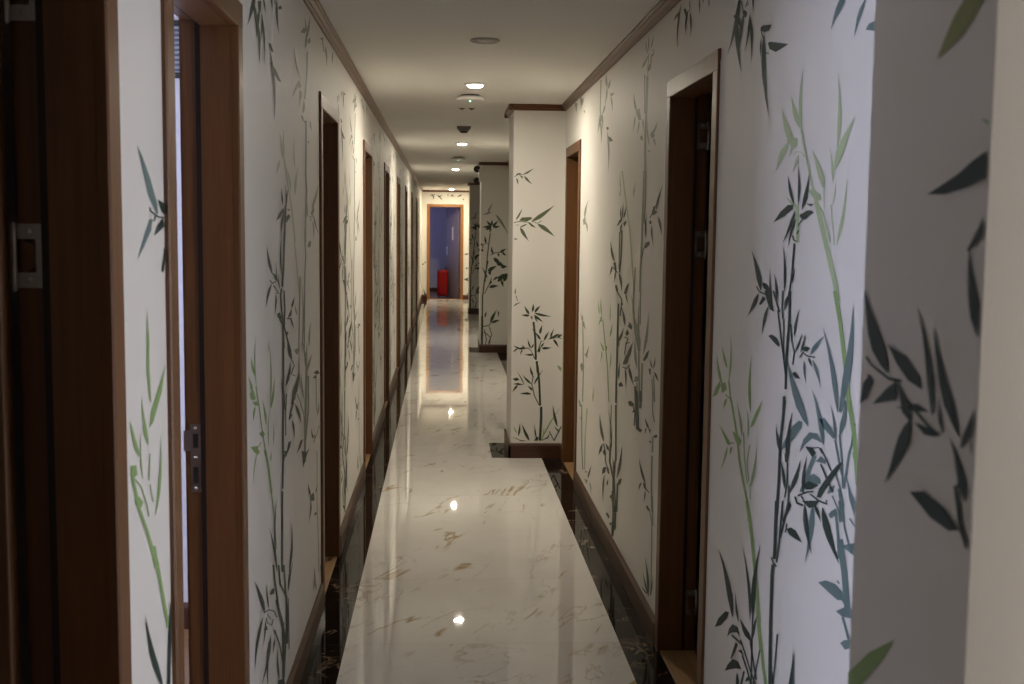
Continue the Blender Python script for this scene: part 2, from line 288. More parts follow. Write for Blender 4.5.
('K',[3763,1632,3769,1642,3766,1656,3745,1670,3707,1687,3661,1704,3690,1686,3710,1668,3724,1653,3743,1640,3758,1632]),
('F',[3578,1584,3580,1591,3578,1601,3569,1612,3557,1625,3553,1638,3541,1624,3536,1610,3540,1600,3556,1590,3574,1584]),
('F',[3636,1580,3650,1589,3661,1602,3660,1615,3647,1632,3626,1649,3633,1632,3632,1615,3629,1601,3630,1588,3632,1580]),
('F',[3649,1580,3659,1587,3671,1598,3676,1610,3684,1625,3698,1641,3667,1625,3642,1610,3631,1598,3635,1587,3644,1580]),
('F',[3426,1536,3481,1557,3583,1576,3594,1566,3498,1544]),
('F',[3591,1564,3565,1555,3537,1542,3524,1527,3521,1509,3525,1490,3540,1508,3563,1526,3582,1541,3593,1555,3597,1563]),
('F',[3632,1548,3694,1559,3743,1552,3692,1540,3643,1532]),
('F',[3669,1571,3722,1569,3733,1573,3679,1575]),
('F',[3615,1585,3600,1532,3581,1474,3620,1473,3639,1532,3655,1586]),
('M',[4157,1886,4152,1796,4137,1704,4160,1644,4129,1547,4114,1468,4166,1467,4181,1547,4213,1646,4189,1707,4205,1799,4210,1891]),
('M',[4222,1822,4287,1823,4248,1814]),
('M',[4096,1881,4173,1888,4172,1875]),
('M',[4305,1899,4296,1894,4293,1887,4305,1880,4331,1873,4361,1867,4350,1875,4343,1884,4337,1891,4323,1897,4310,1900]),
('M',[4352,1587,4407,1597,4471,1614,4512,1634,4543,1659,4561,1684,4507,1659,4442,1634,4390,1615,4358,1598,4343,1587]),
('M',[4307,1567,4406,1600,4434,1582,4363,1558]),
('M',[4333,1542,4301,1556,4429,1553,4436,1557,4278,1558,4300,1541]),
('M',[4400,1562,4399,1552,4411,1539,4446,1525,4509,1507,4583,1489,4534,1508,4497,1526,4468,1541,4434,1554,4407,1562]),
('M',[4222,1554,4222,1567,4217,1587,4201,1609,4187,1636,4187,1664,4160,1635,4147,1607,4154,1586,4183,1566,4215,1553]),
('M',[4371,1542,4370,1533,4374,1521,4386,1507,4397,1489,4399,1471,4417,1489,4426,1507,4421,1521,4399,1534,4376,1542]),
('F',[3583,1507,3553,1392,3524,1341,3561,1339,3592,1390,3622,1507]),
('F',[3535,1377,3532,1392,3528,1415,3523,1440,3525,1471,3541,1502,3512,1471,3497,1440,3498,1415,3513,1393,3531,1377]),
('F',[3507,1337,3487,1316,3520,1246,3553,1153,3587,1150,3554,1244,3520,1315,3540,1334]),
('F',[3565,1328,3581,1269,3558,1212,3589,1209,3612,1266,3596,1326]),
('F',[3351,1384,3344,1394,3329,1410,3303,1426,3271,1447,3248,1467,3249,1447,3259,1426,3277,1410,3312,1395,3344,1384]),
('F',[3348,1389,3409,1382,3444,1360,3398,1367]),
('F',[3289,1371,3343,1358,3420,1360,3411,1363,3349,1361,3305,1372]),
('F',[3326,1360,3296,1354,3262,1345,3241,1333,3227,1317,3218,1301,3245,1315,3279,1329,3306,1341,3324,1352,3332,1360]),
('F',[3353,1353,3421,1335,3455,1324,3417,1330,3409,1327,3479,1322,3442,1335,3373,1354]),
('F',[3411,1326,3403,1319,3395,1307,3392,1294,3387,1278,3374,1263,3401,1277,3422,1292,3431,1305,3425,1317,3415,1326]),
('F',[3452,1354,3448,1363,3440,1375,3430,1388,3421,1405,3419,1422,3412,1405,3412,1389,3419,1375,3434,1363,3449,1354]),
('F',[3488,1337,3489,1343,3488,1351,3481,1361,3473,1373,3471,1384,3461,1373,3456,1362,3459,1352,3471,1344,3484,1337]),
('F',[3420,1267,3482,1268,3526,1249,3499,1243,3445,1255]),
('F',[3612,1199,3672,1194,3664,1183,3623,1190]),
('F',[3467,1247,3558,1221,3633,1172,3713,1125,3750,1123,3668,1170,3590,1220,3494,1247]),
('F',[3654,1236,3696,1249,3761,1262,3751,1240]),
('F',[3764,1261,3782,1264,3801,1269,3812,1276,3822,1285,3837,1294,3800,1287,3768,1280,3751,1274,3751,1267,3758,1262]),
('F',[3735,1230,3732,1226,3736,1219,3754,1211,3786,1200,3822,1189,3803,1199,3789,1209,3776,1217,3757,1225,3740,1230]),
('F',[3634,1236,3759,1226,3759,1230,3634,1239]),
('K',[3827,1473,3890,1391,3968,1271,3992,1270,3913,1391,3849,1473]),
('M',[4109,1506,4130,1421,4100,1348,4071,1088,4107,1084,4136,1347,4166,1420,4145,1506]),
('M',[4203,1453,4258,1471,4324,1467,4301,1448,4229,1446]),
('M',[3967,1354,3947,1243,3916,1105,3949,1101,3981,1241,4001,1352]),
('M',[4241,1089,4253,1100,4266,1116,4272,1134,4284,1157,4310,1179,4261,1160,4225,1139,4211,1121,4219,1103,4235,1090]),
('K',[3269,1173,3271,1177,3273,1183,3270,1190,3268,1199,3270,1207,3260,1199,3254,1192,3253,1185,3259,1178,3267,1173]),
('F',[3591,1150,3589,1157,3583,1168,3572,1181,3560,1197,3554,1212,3547,1198,3546,1183,3553,1171,3570,1159,3587,1150]),
('M',[4006,1095,4041,1123,4074,1169,4082,1222,4059,1290,4004,1358,4046,1291,4056,1223,4044,1171,4022,1125,4003,1095]),
('M',[3895,1229,3895,1234,3891,1240,3878,1248,3861,1258,3849,1267,3846,1258,3847,1250,3855,1242,3873,1235,3890,1230]),
('F',[3540,1178,3534,1072,3519,941,3511,814,3550,806,3557,935,3573,1067,3579,1174]),
('L',[3026,1136,3025,1143,3018,1153,3002,1164,2982,1179,2967,1193,2966,1180,2970,1167,2980,1156,3001,1145,3021,1137]),
('L',[3045,1106,3040,1124,3034,1150,3030,1179,3035,1214,3053,1247,3028,1214,3016,1181,3017,1152,3029,1125,3043,1107]),
('L',[2982,1097,2989,1102,2990,1110,2976,1121,2951,1135,2922,1149,2933,1137,2941,1125,2948,1114,2963,1105,2977,1097]),
('L',[2940,1103,2994,1104,3034,1076,2992,1077,2952,1088]),
('L',[3028,1108,3067,1061,3121,982,3207,875,3226,871,3139,980,3084,1059,3044,1107]),
('L',[2978,1075,3047,1067,3090,1049,3019,1060]),
('L',[3022,1057,3007,1055,2993,1050,2988,1043,2989,1033,2994,1023,3003,1031,3016,1038,3026,1045,3028,1051,3026,1056]),
('L',[3276,1016,3298,1035,3318,1066,3321,1104,3305,1153,3270,1204,3293,1155,3298,1107,3291,1070,3282,1037,3273,1016]),
('L',[3294,1010,3323,1017,3354,1029,3370,1045,3375,1068,3371,1093,3355,1071,3329,1052,3307,1036,3294,1022,3288,1011]),
('L',[3085,975,3145,974,3184,957,3144,953]),
('L',[2944,966,3054,948,3090,922,3011,938]),
('L',[3060,941,3119,944,3107,948,3048,945]),
('L',[3210,977,3216,985,3216,999,3201,1016,3171,1038,3135,1061,3156,1040,3169,1020,3179,1004,3193,989,3205,978]),
('L',[3253,911,3252,923,3251,942,3251,963,3257,988,3274,1011,3249,989,3234,966,3232,946,3240,926,3250,911]),
('L',[3336,900,3346,906,3356,916,3358,929,3351,947,3339,966,3344,948,3343,932,3339,919,3336,908,3334,900]),
('L',[3163,918,3218,897,3211,889,3171,902]),
('F',[3756,1095,3758,1103,3749,1117,3720,1133,3681,1153,3651,1173,3647,1156,3651,1138,3667,1123,3707,1108,3746,1096]),
('F',[3606,1030,3644,1034,3686,1042,3711,1056,3724,1075,3730,1095,3697,1079,3655,1064,3623,1052,3605,1040,3598,1032]),
('M',[3818,1122,3933,1116,3922,1094,3863,1103]),
('F',[3740,1096,3802,1073,3715,1055,3831,1033,3841,1035,3740,1052,3829,1069,3763,1095]),
('F',[3772,968,3827,970,3887,977,3918,992,3933,1015,3938,1039,3888,1022,3827,1007,3782,995,3763,981,3760,970]),
('F',[3722,958,3766,980,3856,985,3832,959,3765,952]),
('F',[3768,958,3702,940,3659,917,3758,918,3724,925,3695,913,3739,933,3806,951]),
('F',[3746,904,3748,896,3755,883,3771,868,3790,849,3802,831,3809,846,3809,862,3799,877,3775,892,3751,903]),
('F',[3827,942,3834,933,3856,917,3895,898,3947,873,3991,848,3978,869,3957,890,3927,909,3878,928,3835,942]),
('F',[3609,1008,3586,957,3582,882,3605,878,3610,953,3633,1005]),
('F',[3588,957,3589,965,3588,978,3582,993,3578,1011,3582,1028,3565,1013,3555,997,3556,983,3569,968,3584,957]),
('F',[3525,1020,3533,1025,3539,1033,3535,1043,3524,1056,3507,1070,3514,1057,3516,1045,3516,1036,3519,1027,3522,1020]),
('F',[3610,827,3652,847,3715,841,3702,827,3643,818]),
('F',[3551,806,3592,825,3565,831,3525,812]),
('M',[4122,1023,4090,909,4053,705,4115,692,4152,900,4185,1015]),
('M',[4157,1006,4172,1018,4175,1039,4150,1064,4096,1097,4031,1131,4066,1100,4088,1070,4103,1046,4127,1023,4148,1007]),
('M',[4172,1004,4178,1017,4181,1037,4175,1060,4173,1089,4185,1116,4146,1092,4121,1066,4118,1044,4139,1022,4165,1005]),
('M',[4184,1009,4214,1012,4249,1020,4273,1030,4300,1043,4338,1056,4269,1048,4209,1039,4176,1030,4169,1019,4175,1010]),
('M',[3976,974,3969,995,3960,1025,3951,1058,3952,1098,3972,1136,3936,1100,3918,1062,3922,1030,3945,998,3971,975]),
('M',[4073,924,4068,936,4055,954,4034,976,4011,1001,4000,1025,3991,1004,3992,981,4006,961,4037,940,4067,925]),
('M',[4181,990,4175,865,4091,779,4137,770,4223,857,4230,984]),
('F',[3867,772,3964,796,4038,788,3962,772]),
('M',[4092,778,4112,787,4126,803,4116,824,4085,854,4043,886,4060,858,4064,833,4065,813,4074,793,4085,780]),
('F',[4124,716,4143,715,4167,714,4185,716,4206,719,4230,721,4189,723,4152,724,4129,724,4120,721,4119,717]),
('M',[3865,971,3957,928,4053,871,4082,868,3985,925,3891,969]),
('F',[4375,979,4526,971,4576,949,4464,961]),
('F',[4345,963,4433,962,4463,945]),
('M',[4449,963,4454,821,4484,816,4479,960]),
('M',[4489,795,4517,798,4545,804,4558,815,4559,830,4552,847,4538,834,4515,822,4495,813,4486,803,4484,796]),
('F',[4347,732,4348,737,4342,745,4326,756,4305,769,4289,782,4286,772,4287,762,4297,752,4319,742,4342,733]),
('M',[4375,713,4498,725,4563,748,4532,754,4469,731,4348,719]),
('M',[4334,748,4422,735,4421,719]),
('F',[3521,846,3499,735,3537,726,3559,838]),
('F',[3491,729,3476,485,3514,473,3529,720]),
('L',[3169,913,3228,847,3273,773,3313,764,3267,840,3206,907]),
('L',[3284,770,3331,698,3377,583,3395,578,3348,694,3301,767]),
('L',[3052,936,3032,929,3008,917,2992,902,2981,881,2978,859,2988,880,3006,899,3025,913,3042,926,3054,935]),
('L',[2997,946,3097,927,3053,924]),
('L',[3283,861,3289,864,3295,868,3298,873,3303,880,3310,886,3294,882,3281,877,3275,872,3276,866,3280,862]),
('F',[3385,512,3390,528,3382,555,3352,591,3297,639,3231,688,3277,644,3311,601,3334,568,3360,536,3379,514]),
('F',[3369,564,3365,587,3362,621,3362,657,3374,699,3406,737,3363,702,3338,663,3334,628,3348,592,3365,565]),
('F',[3652,432,3688,441,3726,459,3743,486,3741,527,3721,573,3719,533,3699,499,3675,473,3657,450,3646,434]),
('F',[3551,840,3651,821,3589,811]),
('F',[3986,757,4164,716,4032,689,4009,728]),
('F',[4083,738,4069,736,4060,731,4067,722,4086,709,4110,695,4108,705,4111,714,4111,722,4101,730,4089,737]),
('F',[4269,533,4265,540,4253,551,4227,567,4195,586,4169,604,4173,590,4182,576,4199,562,4231,546,4262,534]),
('F',[4237,540,4352,530,4380,493,4264,514]),
('F',[4262,514,4250,508,4237,498,4229,485,4217,469,4194,456,4235,464,4267,475,4282,486,4278,501,4267,513]),
('F',[4366,443,4438,435,4450,422,4389,430]),
('M',[4468,665,4458,461,4495,313,4507,177,4532,169,4520,307,4482,455,4492,660]),
('M',[4414,512,4437,511,4461,511,4472,516,4475,524,4474,533,4455,529,4431,526,4414,523,4408,518,4408,514]),
('F',[3148,470,3150,481,3137,503,3100,532,3040,572,2976,611,3015,578,3047,546,3074,520,3110,492,3140,472]),
('F',[3297,559,3328,498,3394,403,3483,325,3535,229,3575,215,3520,313,3429,392,3362,488,3331,549]),
('F',[3401,528,3434,459,3564,380,3559,288,3491,151,3530,136,3599,274,3604,368,3470,450,3437,518]),
('F',[3514,495,3548,403,3584,335,3577,225,3614,212,3620,323,3583,392,3548,486]),
('F',[3628,377,3647,384,3670,395,3689,410,3717,428,3758,442,3696,434,3647,424,3621,411,3617,394,3622,379]),
('F',[3242,492,3286,493,3333,478,3319,467,3258,483]),
('F',[3225,454,3222,464,3216,480,3206,498,3197,520,3196,539,3187,523,3184,505,3190,488,3206,469,3222,455]),
('F',[3134,471,3225,450,3315,415,3364,381,3384,376,3330,413,3222,454,3124,477]),
('F',[3165,449,3181,428,3274,388,3314,393,3294,401,3265,394,3197,424,3183,443]),
('F',[3184,452,3247,416,3261,412,3197,449]),
('F',[3110,468,3070,465,3025,455,2997,437,2980,408,2974,374,2998,400,3036,422,3071,438,3099,454,3116,466]),
('F',[3157,442,3150,436,3142,425,3136,412,3125,398,3108,386,3135,394,3157,405,3167,416,3165,430,3159,441]),
('F',[3126,428,3173,424,3204,401]),
('F',[3248,370,3226,361,3197,346,3172,327,3135,306,3086,291,3156,298,3215,310,3248,326,3258,349,3254,368]),
('F',[3232,366,3204,359,3177,344,3168,319,3174,281,3193,238,3193,274,3206,304,3222,327,3232,349,3237,364]),
('F',[3333,330,3316,330,3299,328,3293,321,3293,309,3298,295,3307,304,3322,310,3333,315,3337,322,3337,328]),
('F',[3346,440,3467,319,3496,310,3373,432]),
('F',[3306,364,3409,286,3479,200,3509,189,3437,276,3332,357]),
('F',[3419,174,3418,186,3413,204,3401,227,3389,255,3386,279,3371,261,3364,241,3370,221,3392,196,3414,176]),
('F',[3379,172,3398,180,3510,138,3548,104]),
('F',[3479,327,3474,125,3520,107,3524,311]),
('F',[3614,359,3625,190,3646,183,3634,353]),
('M',[4337,153,4365,157,4392,167,4397,186,4383,216,4356,249,4358,223,4346,202,4333,185,4329,168,4330,156]),
('M',[4438,121,4435,133,4428,152,4413,174,4399,201,4397,224,4379,207,4372,187,4380,166,4405,142,4432,123]),
('M',[4572,186,4602,106,4628,98,4599,179]),
],
'LS': [
('G',[1901,1645,1929,1632,1982,1596,2024,1556,2031,1537,2016,1540,1967,1568]),
('D',[1968,1549,1974,1542,2026,1533,2068,1532,2070,1534,2031,1535,1981,1544,1976,1549]),
('D',[2005,1536,1998,1528,1989,1528,1989,1526,2006,1527,2013,1535]),
('G',[1890,1465,1919,1490,1970,1529,1989,1530,1982,1512,1930,1484]),
('D',[1997,1502,2028,1521,2062,1533,2071,1518,2027,1508]),
('D',[2028,1563,2078,1557,2083,1535,2053,1544]),
('D',[2046,1440,2061,1466,2071,1482,2077,1478,2068,1452,2059,1439]),
('L',[1944,1381,1955,1333,1952,1286,1960,1225,1948,1233,1933,1279,1937,1335]),
('L',[1942,1186,1959,1212,2064,1279,2033,1234,1970,1191]),
('L',[1924,1183,1922,1191,1917,1202,1911,1215,1903,1231,1900,1246,1898,1231,1898,1216,1903,1204,1913,1192,1922,1183]),
('L',[1935,1159,1936,1166,1933,1178,1925,1191,1914,1207,1908,1222,1904,1208,1903,1193,1908,1181,1920,1169,1932,1160]),
('L',[1825,1218,1839,1205,1876,1160,1875,1151,1850,1168,1829,1200]),
('L',[1897,1109,1895,1119,1892,1135,1889,1152,1888,1173,1892,1192,1884,1173,1881,1153,1882,1137,1889,1120,1896,1109]),
('L',[1974,1032,1992,1044,2011,1065,2021,1091,2024,1126,2018,1163,2015,1128,2003,1095,1990,1070,1979,1047,1972,1032]),
('L',[1825,1147,1858,1141,1862,1125,1833,1123,1823,1132]),
('L',[1825,1128,1860,1070,1904,1023,1950,966,1970,962,1923,1020,1878,1067,1842,1125]),
('L',[1843,1089,1870,1088,1896,1073,1882,1067,1849,1079]),
('L',[1843,1122,1881,1101,1913,1065,1925,1042,1933,1040,1921,1064,1888,1100,1849,1122]),
('L',[1937,1093,1956,1059,1963,1057,1944,1091]),
('L',[1941,1144,1930,1102,1937,1100,1948,1142]),
('L',[1938,988,1951,958,1961,947,1992,940,1983,950,1970,980]),
('L',[1965,955,1975,933,2003,880,2038,813,2062,805,2026,873,1998,927,1987,950]),
('L',[1960,944,1973,950,1966,952,1953,947]),
('D',[2005,717,1994,738,1974,769,1946,804,1915,847,1892,886,1901,851,1916,813,1938,780,1971,745,2001,719]),
('D',[2032,710,2047,800,2068,859,2070,792,2053,701]),
],
'RB': [
('M',[6001,2276,6014,2128,5974,2080,5934,2077,5973,2124,5960,2271]),
('M',[5743,2211,5736,2218,5735,2230,5751,2245,5774,2265,5788,2283,5805,2269,5816,2253,5810,2238,5782,2223,5752,2212]),
('M',[5711,2198,5679,2200,5648,2205,5637,2213,5637,2226,5642,2240,5667,2231,5699,2223,5720,2215,5724,2207,5720,2200]),
('M',[5751,2212,5768,2203,5786,2188,5795,2170,5807,2148,5830,2127,5780,2145,5741,2163,5723,2180,5729,2197,5744,2211]),
('M',[5651,2171,5475,2155,5560,2148,5619,2151]),
('M',[5623,2155,5622,2146,5614,2132,5594,2115,5567,2094,5550,2074,5543,2092,5543,2111,5556,2127,5586,2143,5616,2155]),
('M',[5995,2100,6017,2092,6041,2078,6050,2061,6060,2040,6082,2019,6025,2036,5980,2054,5959,2069,5967,2086,5985,2099]),
('M',[5992,2082,5989,2066,5980,2042,5960,2014,5940,1979,5936,1946,5912,1977,5903,2009,5913,2036,5948,2063,5984,2081]),
('M',[5893,2090,5910,2083,5922,2069,5915,2053,5891,2032,5859,2010,5869,2030,5869,2049,5869,2065,5877,2080,5886,2090]),
('M',[6024,2098,5889,2090,5885,2059,5986,2068]),
('M',[5803,2133,5831,2129,5864,2122,5889,2112,5918,2099,5955,2088,5891,2096,5836,2104,5803,2113,5793,2124,5796,2132]),
('F',[5752,2018,5672,2015,5658,2002,5719,2003]),
('F',[5684,1970,5593,1959,5503,1936,5620,1939]),
('M',[5722,1999,5712,1974,5695,1936,5672,1894,5655,1843,5660,1793,5629,1842,5619,1891,5633,1932,5674,1971,5715,1998]),
('M',[4623,2119,4629,2012,4643,1897,4631,1711,4582,1709,4594,1893,4580,2006,4574,2113]),
('M',[4577,2133,4552,2134,4528,2137,4520,2144,4522,2155,4527,2166,4548,2160,4573,2154,4590,2148,4591,2141,4585,2135]),
('M',[4650,2184,4670,2184,4694,2182,4710,2178,4727,2172,4748,2166,4708,2167,4672,2169,4650,2172,4643,2177,4644,2183]),
('M',[4675,2133,4655,1980,4627,1977,4646,2129]),
('M',[4840,2005,4843,2015,4854,2030,4876,2048,4905,2071,4926,2093,4928,2073,4923,2052,4908,2034,4876,2017,4847,2006]),
('M',[4844,2012,4770,2012,4721,1959,4787,1972]),
('M',[4869,2007,4776,1963,4752,1962,4844,2006]),
('M',[4880,1995,4890,1987,4902,1975,4909,1961,4919,1944,4937,1927,4904,1942,4878,1958,4866,1971,4868,1984,4875,1994]),
('M',[4779,1964,4788,1958,4796,1949,4800,1938,4804,1924,4813,1910,4789,1922,4770,1935,4762,1945,4766,1956,4775,1964]),
('M',[4682,1962,4690,1957,4696,1949,4689,1938,4673,1925,4653,1911,4659,1924,4661,1936,4662,1946,4670,1955,4678,1962]),
('M',[4743,1898,4684,1897,4669,1875,4724,1882]),
('M',[4510,1887,4436,1900,4407,1872,4470,1867]),
('M',[4433,1887,4411,1890,4386,1895,4372,1903,4362,1914,4356,1926,4377,1916,4402,1908,4422,1900,4433,1893,4437,1887]),
('M',[4434,1867,4438,1863,4437,1857,4423,1849,4399,1840,4372,1831,4384,1840,4393,1849,4401,1856,4416,1863,4430,1867]),
('M',[4561,1827,4503,1828,4513,1819]),
('M',[4523,1848,4529,1860,4540,1879,4555,1900,4571,1927,4577,1952,4584,1928,4583,1902,4571,1881,4548,1861,4527,1848]),
('M',[7183,2286,7040,2271,7078,2213]),
('F',[6867,2293,6874,2284,6877,2270,6866,2253,6853,2231,6851,2211,6823,2228,6805,2246,6806,2262,6830,2279,6858,2292]),
('F',[6759,2271,6770,2267,6779,2259,6779,2249,6778,2236,6783,2224,6756,2234,6734,2244,6727,2253,6738,2263,6753,2270]),
('M',[6698,2196,6709,2194,6712,2191,6700,2186,6677,2179,6658,2173,6649,2177,6643,2182,6646,2186,6667,2191,6690,2195]),
('K',[5222,1690,5224,1701,5231,1718,5244,1737,5259,1761,5263,1785,5276,1762,5281,1739,5273,1719,5250,1702,5227,1690]),
('K',[5231,1783,5142,1687,4971,1511,4910,1401,4823,1265,4788,1268,4873,1403,4934,1512,5102,1687,5190,1782]),
('K',[4876,1658,4863,1665,4849,1676,4842,1689,4834,1705,4820,1721,4853,1706,4881,1691,4894,1679,4891,1666,4882,1658]),
('K',[5271,1668,5259,1672,5245,1679,5240,1686,5235,1696,5226,1706,5253,1697,5276,1688,5287,1681,5285,1674,5276,1668]),
('M',[6585,1585,6552,1596,6515,1614,6493,1635,6467,1660,6427,1684,6506,1661,6576,1638,6612,1618,6613,1599,6597,1585]),
('M',[6674,1576,6551,1594,6505,1555,6627,1546]),
('M',[6527,1565,6531,1558,6523,1547,6498,1535,6462,1521,6434,1507,6429,1522,6430,1537,6444,1548,6481,1558,6518,1565]),
('F',[5195,1565,5193,1573,5196,1584,5206,1597,5220,1612,5226,1628,5237,1612,5242,1597,5237,1584,5219,1573,5200,1565]),
('F',[5155,1573,5148,1581,5143,1593,5145,1607,5147,1625,5141,1642,5164,1625,5180,1608,5184,1594,5174,1581,5160,1573]),
('F',[5129,1572,5105,1578,5081,1587,5071,1598,5070,1611,5074,1625,5090,1612,5113,1599,5130,1589,5136,1579,5135,1573]),
('F',[5338,1538,5270,1562,5168,1579,5181,1561,5284,1542]),
('F',[5144,1550,5056,1564,5045,1553,5101,1534]),
('F',[5183,1550,5206,1544,5228,1534,5235,1523,5232,1509,5225,1495,5211,1509,5191,1522,5177,1533,5174,1543,5177,1550]),
('F',[5196,1519,5206,1394,5250,1330,5208,1331,5164,1395,5155,1519]),
('F',[5256,1511,5255,1345,5228,1346,5229,1511]),
('F',[5383,1373,5388,1385,5407,1402,5443,1421,5490,1444,5527,1469,5524,1443,5511,1418,5485,1398,5437,1383,5392,1373]),
('F',[5426,1368,5343,1374,5310,1335,5366,1341]),
('F',[5457,1355,5477,1349,5500,1339,5513,1329,5526,1315,5546,1302,5502,1315,5464,1328,5444,1339,5443,1348,5450,1355]),
('F',[5437,1346,5350,1332,5294,1326,5271,1331,5325,1336,5410,1350]),
('F',[5351,1334,5363,1327,5375,1316,5380,1305,5385,1290,5397,1275,5367,1291,5342,1305,5331,1317,5336,1327,5346,1334]),
('F',[5244,1330,5243,1319,5231,1304,5203,1288,5167,1268,5140,1249,5137,1271,5142,1292,5159,1309,5198,1322,5235,1330]),
('F',[5356,1265,5302,1272,5245,1248,5315,1244]),
('F',[5065,1260,4995,1287,4948,1296,4992,1261]),
('M',[4647,1755,4658,1617,4669,1478,4688,1358,4686,1273,4639,1275,4642,1359,4624,1478,4613,1616,4602,1753]),
('M',[4598,1753,4598,1630,4612,1548,4584,1547,4570,1629,4570,1751]),
('F',[4339,1592,4318,1603,4292,1619,4272,1638,4247,1662,4213,1684,4267,1663,4314,1641,4341,1623,4348,1605,4345,1592]),
('F',[4434,1587,4399,1609,4345,1615,4361,1595,4306,1588,4395,1576]),
('F',[4459,1566,4405,1585,4425,1587,4480,1568]),
('F',[4487,1554,4450,1560,4429,1547,4478,1544]),
('F',[4430,1540,4440,1530,4444,1516,4434,1500,4410,1480,4381,1461,4395,1481,4402,1501,4406,1516,4417,1531,4426,1540]),
('F',[4307,1572,4303,1563,4292,1550,4269,1536,4240,1519,4218,1502,4221,1520,4229,1538,4244,1552,4273,1564,4301,1572]),
('F',[4594,1451,4556,1472,4478,1480,4457,1467,4533,1452]),
('F',[4603,1451,4660,1408,4640,1408,4584,1451]),
('F',[4548,1493,4544,1504,4541,1521,4544,1540,4546,1564,4539,1588,4563,1564,4579,1541,4581,1522,4569,1504,4553,1493]),
('M',[4570,1541,4570,1548,4576,1559,4593,1572,4616,1587,4634,1603,4637,1587,4635,1571,4624,1558,4599,1547,4575,1540]),
('M',[4810,1368,4819,1266,4792,1267,4783,1369]),
('F',[5264,1189,5273,1052,5285,736,5232,743,5219,1057,5211,1192]),
('F',[5356,1264,5302,1273,5261,1252,5305,1250]),
('F',[5089,1246,5041,1268,4969,1275,5014,1242]),
('F',[5013,1257,4995,1263,4974,1270,4962,1278,4950,1289,4934,1299,4969,1289,5001,1279,5020,1270,5023,1263,5018,1258]),
('F',[5041,1248,5044,1242,5038,1234,5019,1226,4987,1217,4951,1209,4971,1219,4987,1229,5001,1238,5020,1245,5037,1249]),
('F',[5317,1244,5155,1211,5198,1138,5157,1140,5115,1214,5280,1249]),
('F',[5159,1199,5098,1203,5107,1191,5158,1189]),
('F',[5031,1108,5022,1120,5023,1136,5049,1152,5099,1170,5158,1188,5128,1167,5108,1146,5091,1129,5064,1116,5039,1107]),
('F',[5209,1018,5166,1029,5120,1044,5094,1060,5079,1079,5069,1097,5111,1077,5161,1057,5198,1041,5215,1027,5219,1017]),
('F',[5016,1075,4970,1098,4906,1085,4990,1066]),
('F',[5046,1055,4957,1057,5001,1029,4885,1047,4900,1050,4971,1035,4925,1061,5031,1061]),
('F',[4957,1110,4903,1134,4832,1121,4853,1104]),
('F',[5073,938,4980,987,4885,997,4951,952,5047,934]),
('F',[4925,978,4893,988,4860,1004,4844,1019,4830,1038,4810,1057,4867,1036,4920,1015,4949,998,4949,985,4936,977]),
('F',[5088,919,4968,925,4868,953,4891,954,4976,929,5074,925]),
('F',[5013,922,5013,912,5008,898,4996,882,4984,863,4981,842,4968,865,4963,887,4969,903,4988,915,5009,923]),
('F',[4906,942,4913,931,4905,916,4873,903,4817,891,4755,880,4788,896,4812,914,4835,928,4868,938,4898,944]),
('F',[5001,1039,5043,981,5014,983,4973,1041]),
('F',[5182,997,5180,1008,5184,1023,5198,1039,5215,1059,5222,1080,5237,1057,5244,1034,5237,1017,5213,1004,5188,996]),
('F',[5173,855,5164,866,5156,881,5157,897,5158,917,5151,937,5180,914,5202,892,5208,875,5196,862,5180,855]),
('F',[5189,830,5113,852,5035,842,5151,823]),
('M',[4834,1311,4851,1200,4784,1103,4687,1033,4639,832,4598,838,4644,1038,4740,1107,4806,1203,4789,1313]),
('M',[4639,1038,4626,1057,4625,1083,4656,1109,4717,1139,4793,1168,4753,1135,4728,1100,4709,1073,4677,1051,4649,1037]),
('M',[4629,1039,4637,1064,4650,1101,4668,1142,4680,1194,4672,1248,4701,1192,4712,1138,4701,1096,4668,1061,4635,1038]),
('M',[4676,1318,4662,1142,4629,1145,4643,1320]),
('M',[4556,1033,4516,1057,4474,1092,4455,1127,4452,1171,4463,1213,4478,1169,4508,1124,4537,1087,4555,1054,4564,1032]),
('F',[4558,1012,4481,1048,4417,1065,4459,1030,4536,1007]),
('M',[4695,960,4698,976,4708,1000,4728,1025,4751,1057,4760,1091,4776,1054,4781,1019,4769,993,4736,972,4703,959]),
('M',[4782,1110,4774,1131,4775,1160,4798,1190,4847,1227,4911,1263,4866,1225,4837,1187,4820,1156,4801,1128,4788,1110]),
('M',[4780,895,4738,923,4631,936,4671,910]),
('M',[4597,993,4597,838,4557,844,4556,998]),
('M',[4709,901,4677,826,4643,831,4675,906]),
('F',[4760,879,4729,818,4677,826,4707,887]),
('L',[5783,1094,5784,1105,5792,1122,5808,1140,5825,1164,5832,1187,5847,1162,5853,1137,5844,1118,5817,1103,5789,1094]),
('L',[5863,1097,5868,1105,5878,1117,5896,1130,5917,1147,5929,1164,5934,1145,5931,1127,5918,1114,5893,1103,5868,1096]),
('L',[5850,1080,5786,1094,5782,1068,5847,1058]),
('L',[5851,1071,5865,1066,5880,1059,5889,1051,5898,1041,5911,1031,5881,1042,5855,1052,5841,1060,5841,1067,5847,1071]),
('L',[5503,1090,5489,1102,5478,1119,5479,1137,5494,1159,5517,1181,5506,1158,5505,1136,5507,1117,5508,1100,5507,1090]),
('L',[5767,1077,5691,988,5582,879,5498,704,5469,708,5552,883,5660,992,5736,1080]),
('L',[5492,1016,5463,1026,5435,1040,5424,1054,5423,1071,5429,1087,5447,1069,5473,1051,5492,1036,5499,1023,5499,1015]),
('L',[5833,957,5734,950,5667,930,5731,928]),
('L',[5670,952,5579,965,5587,939]),
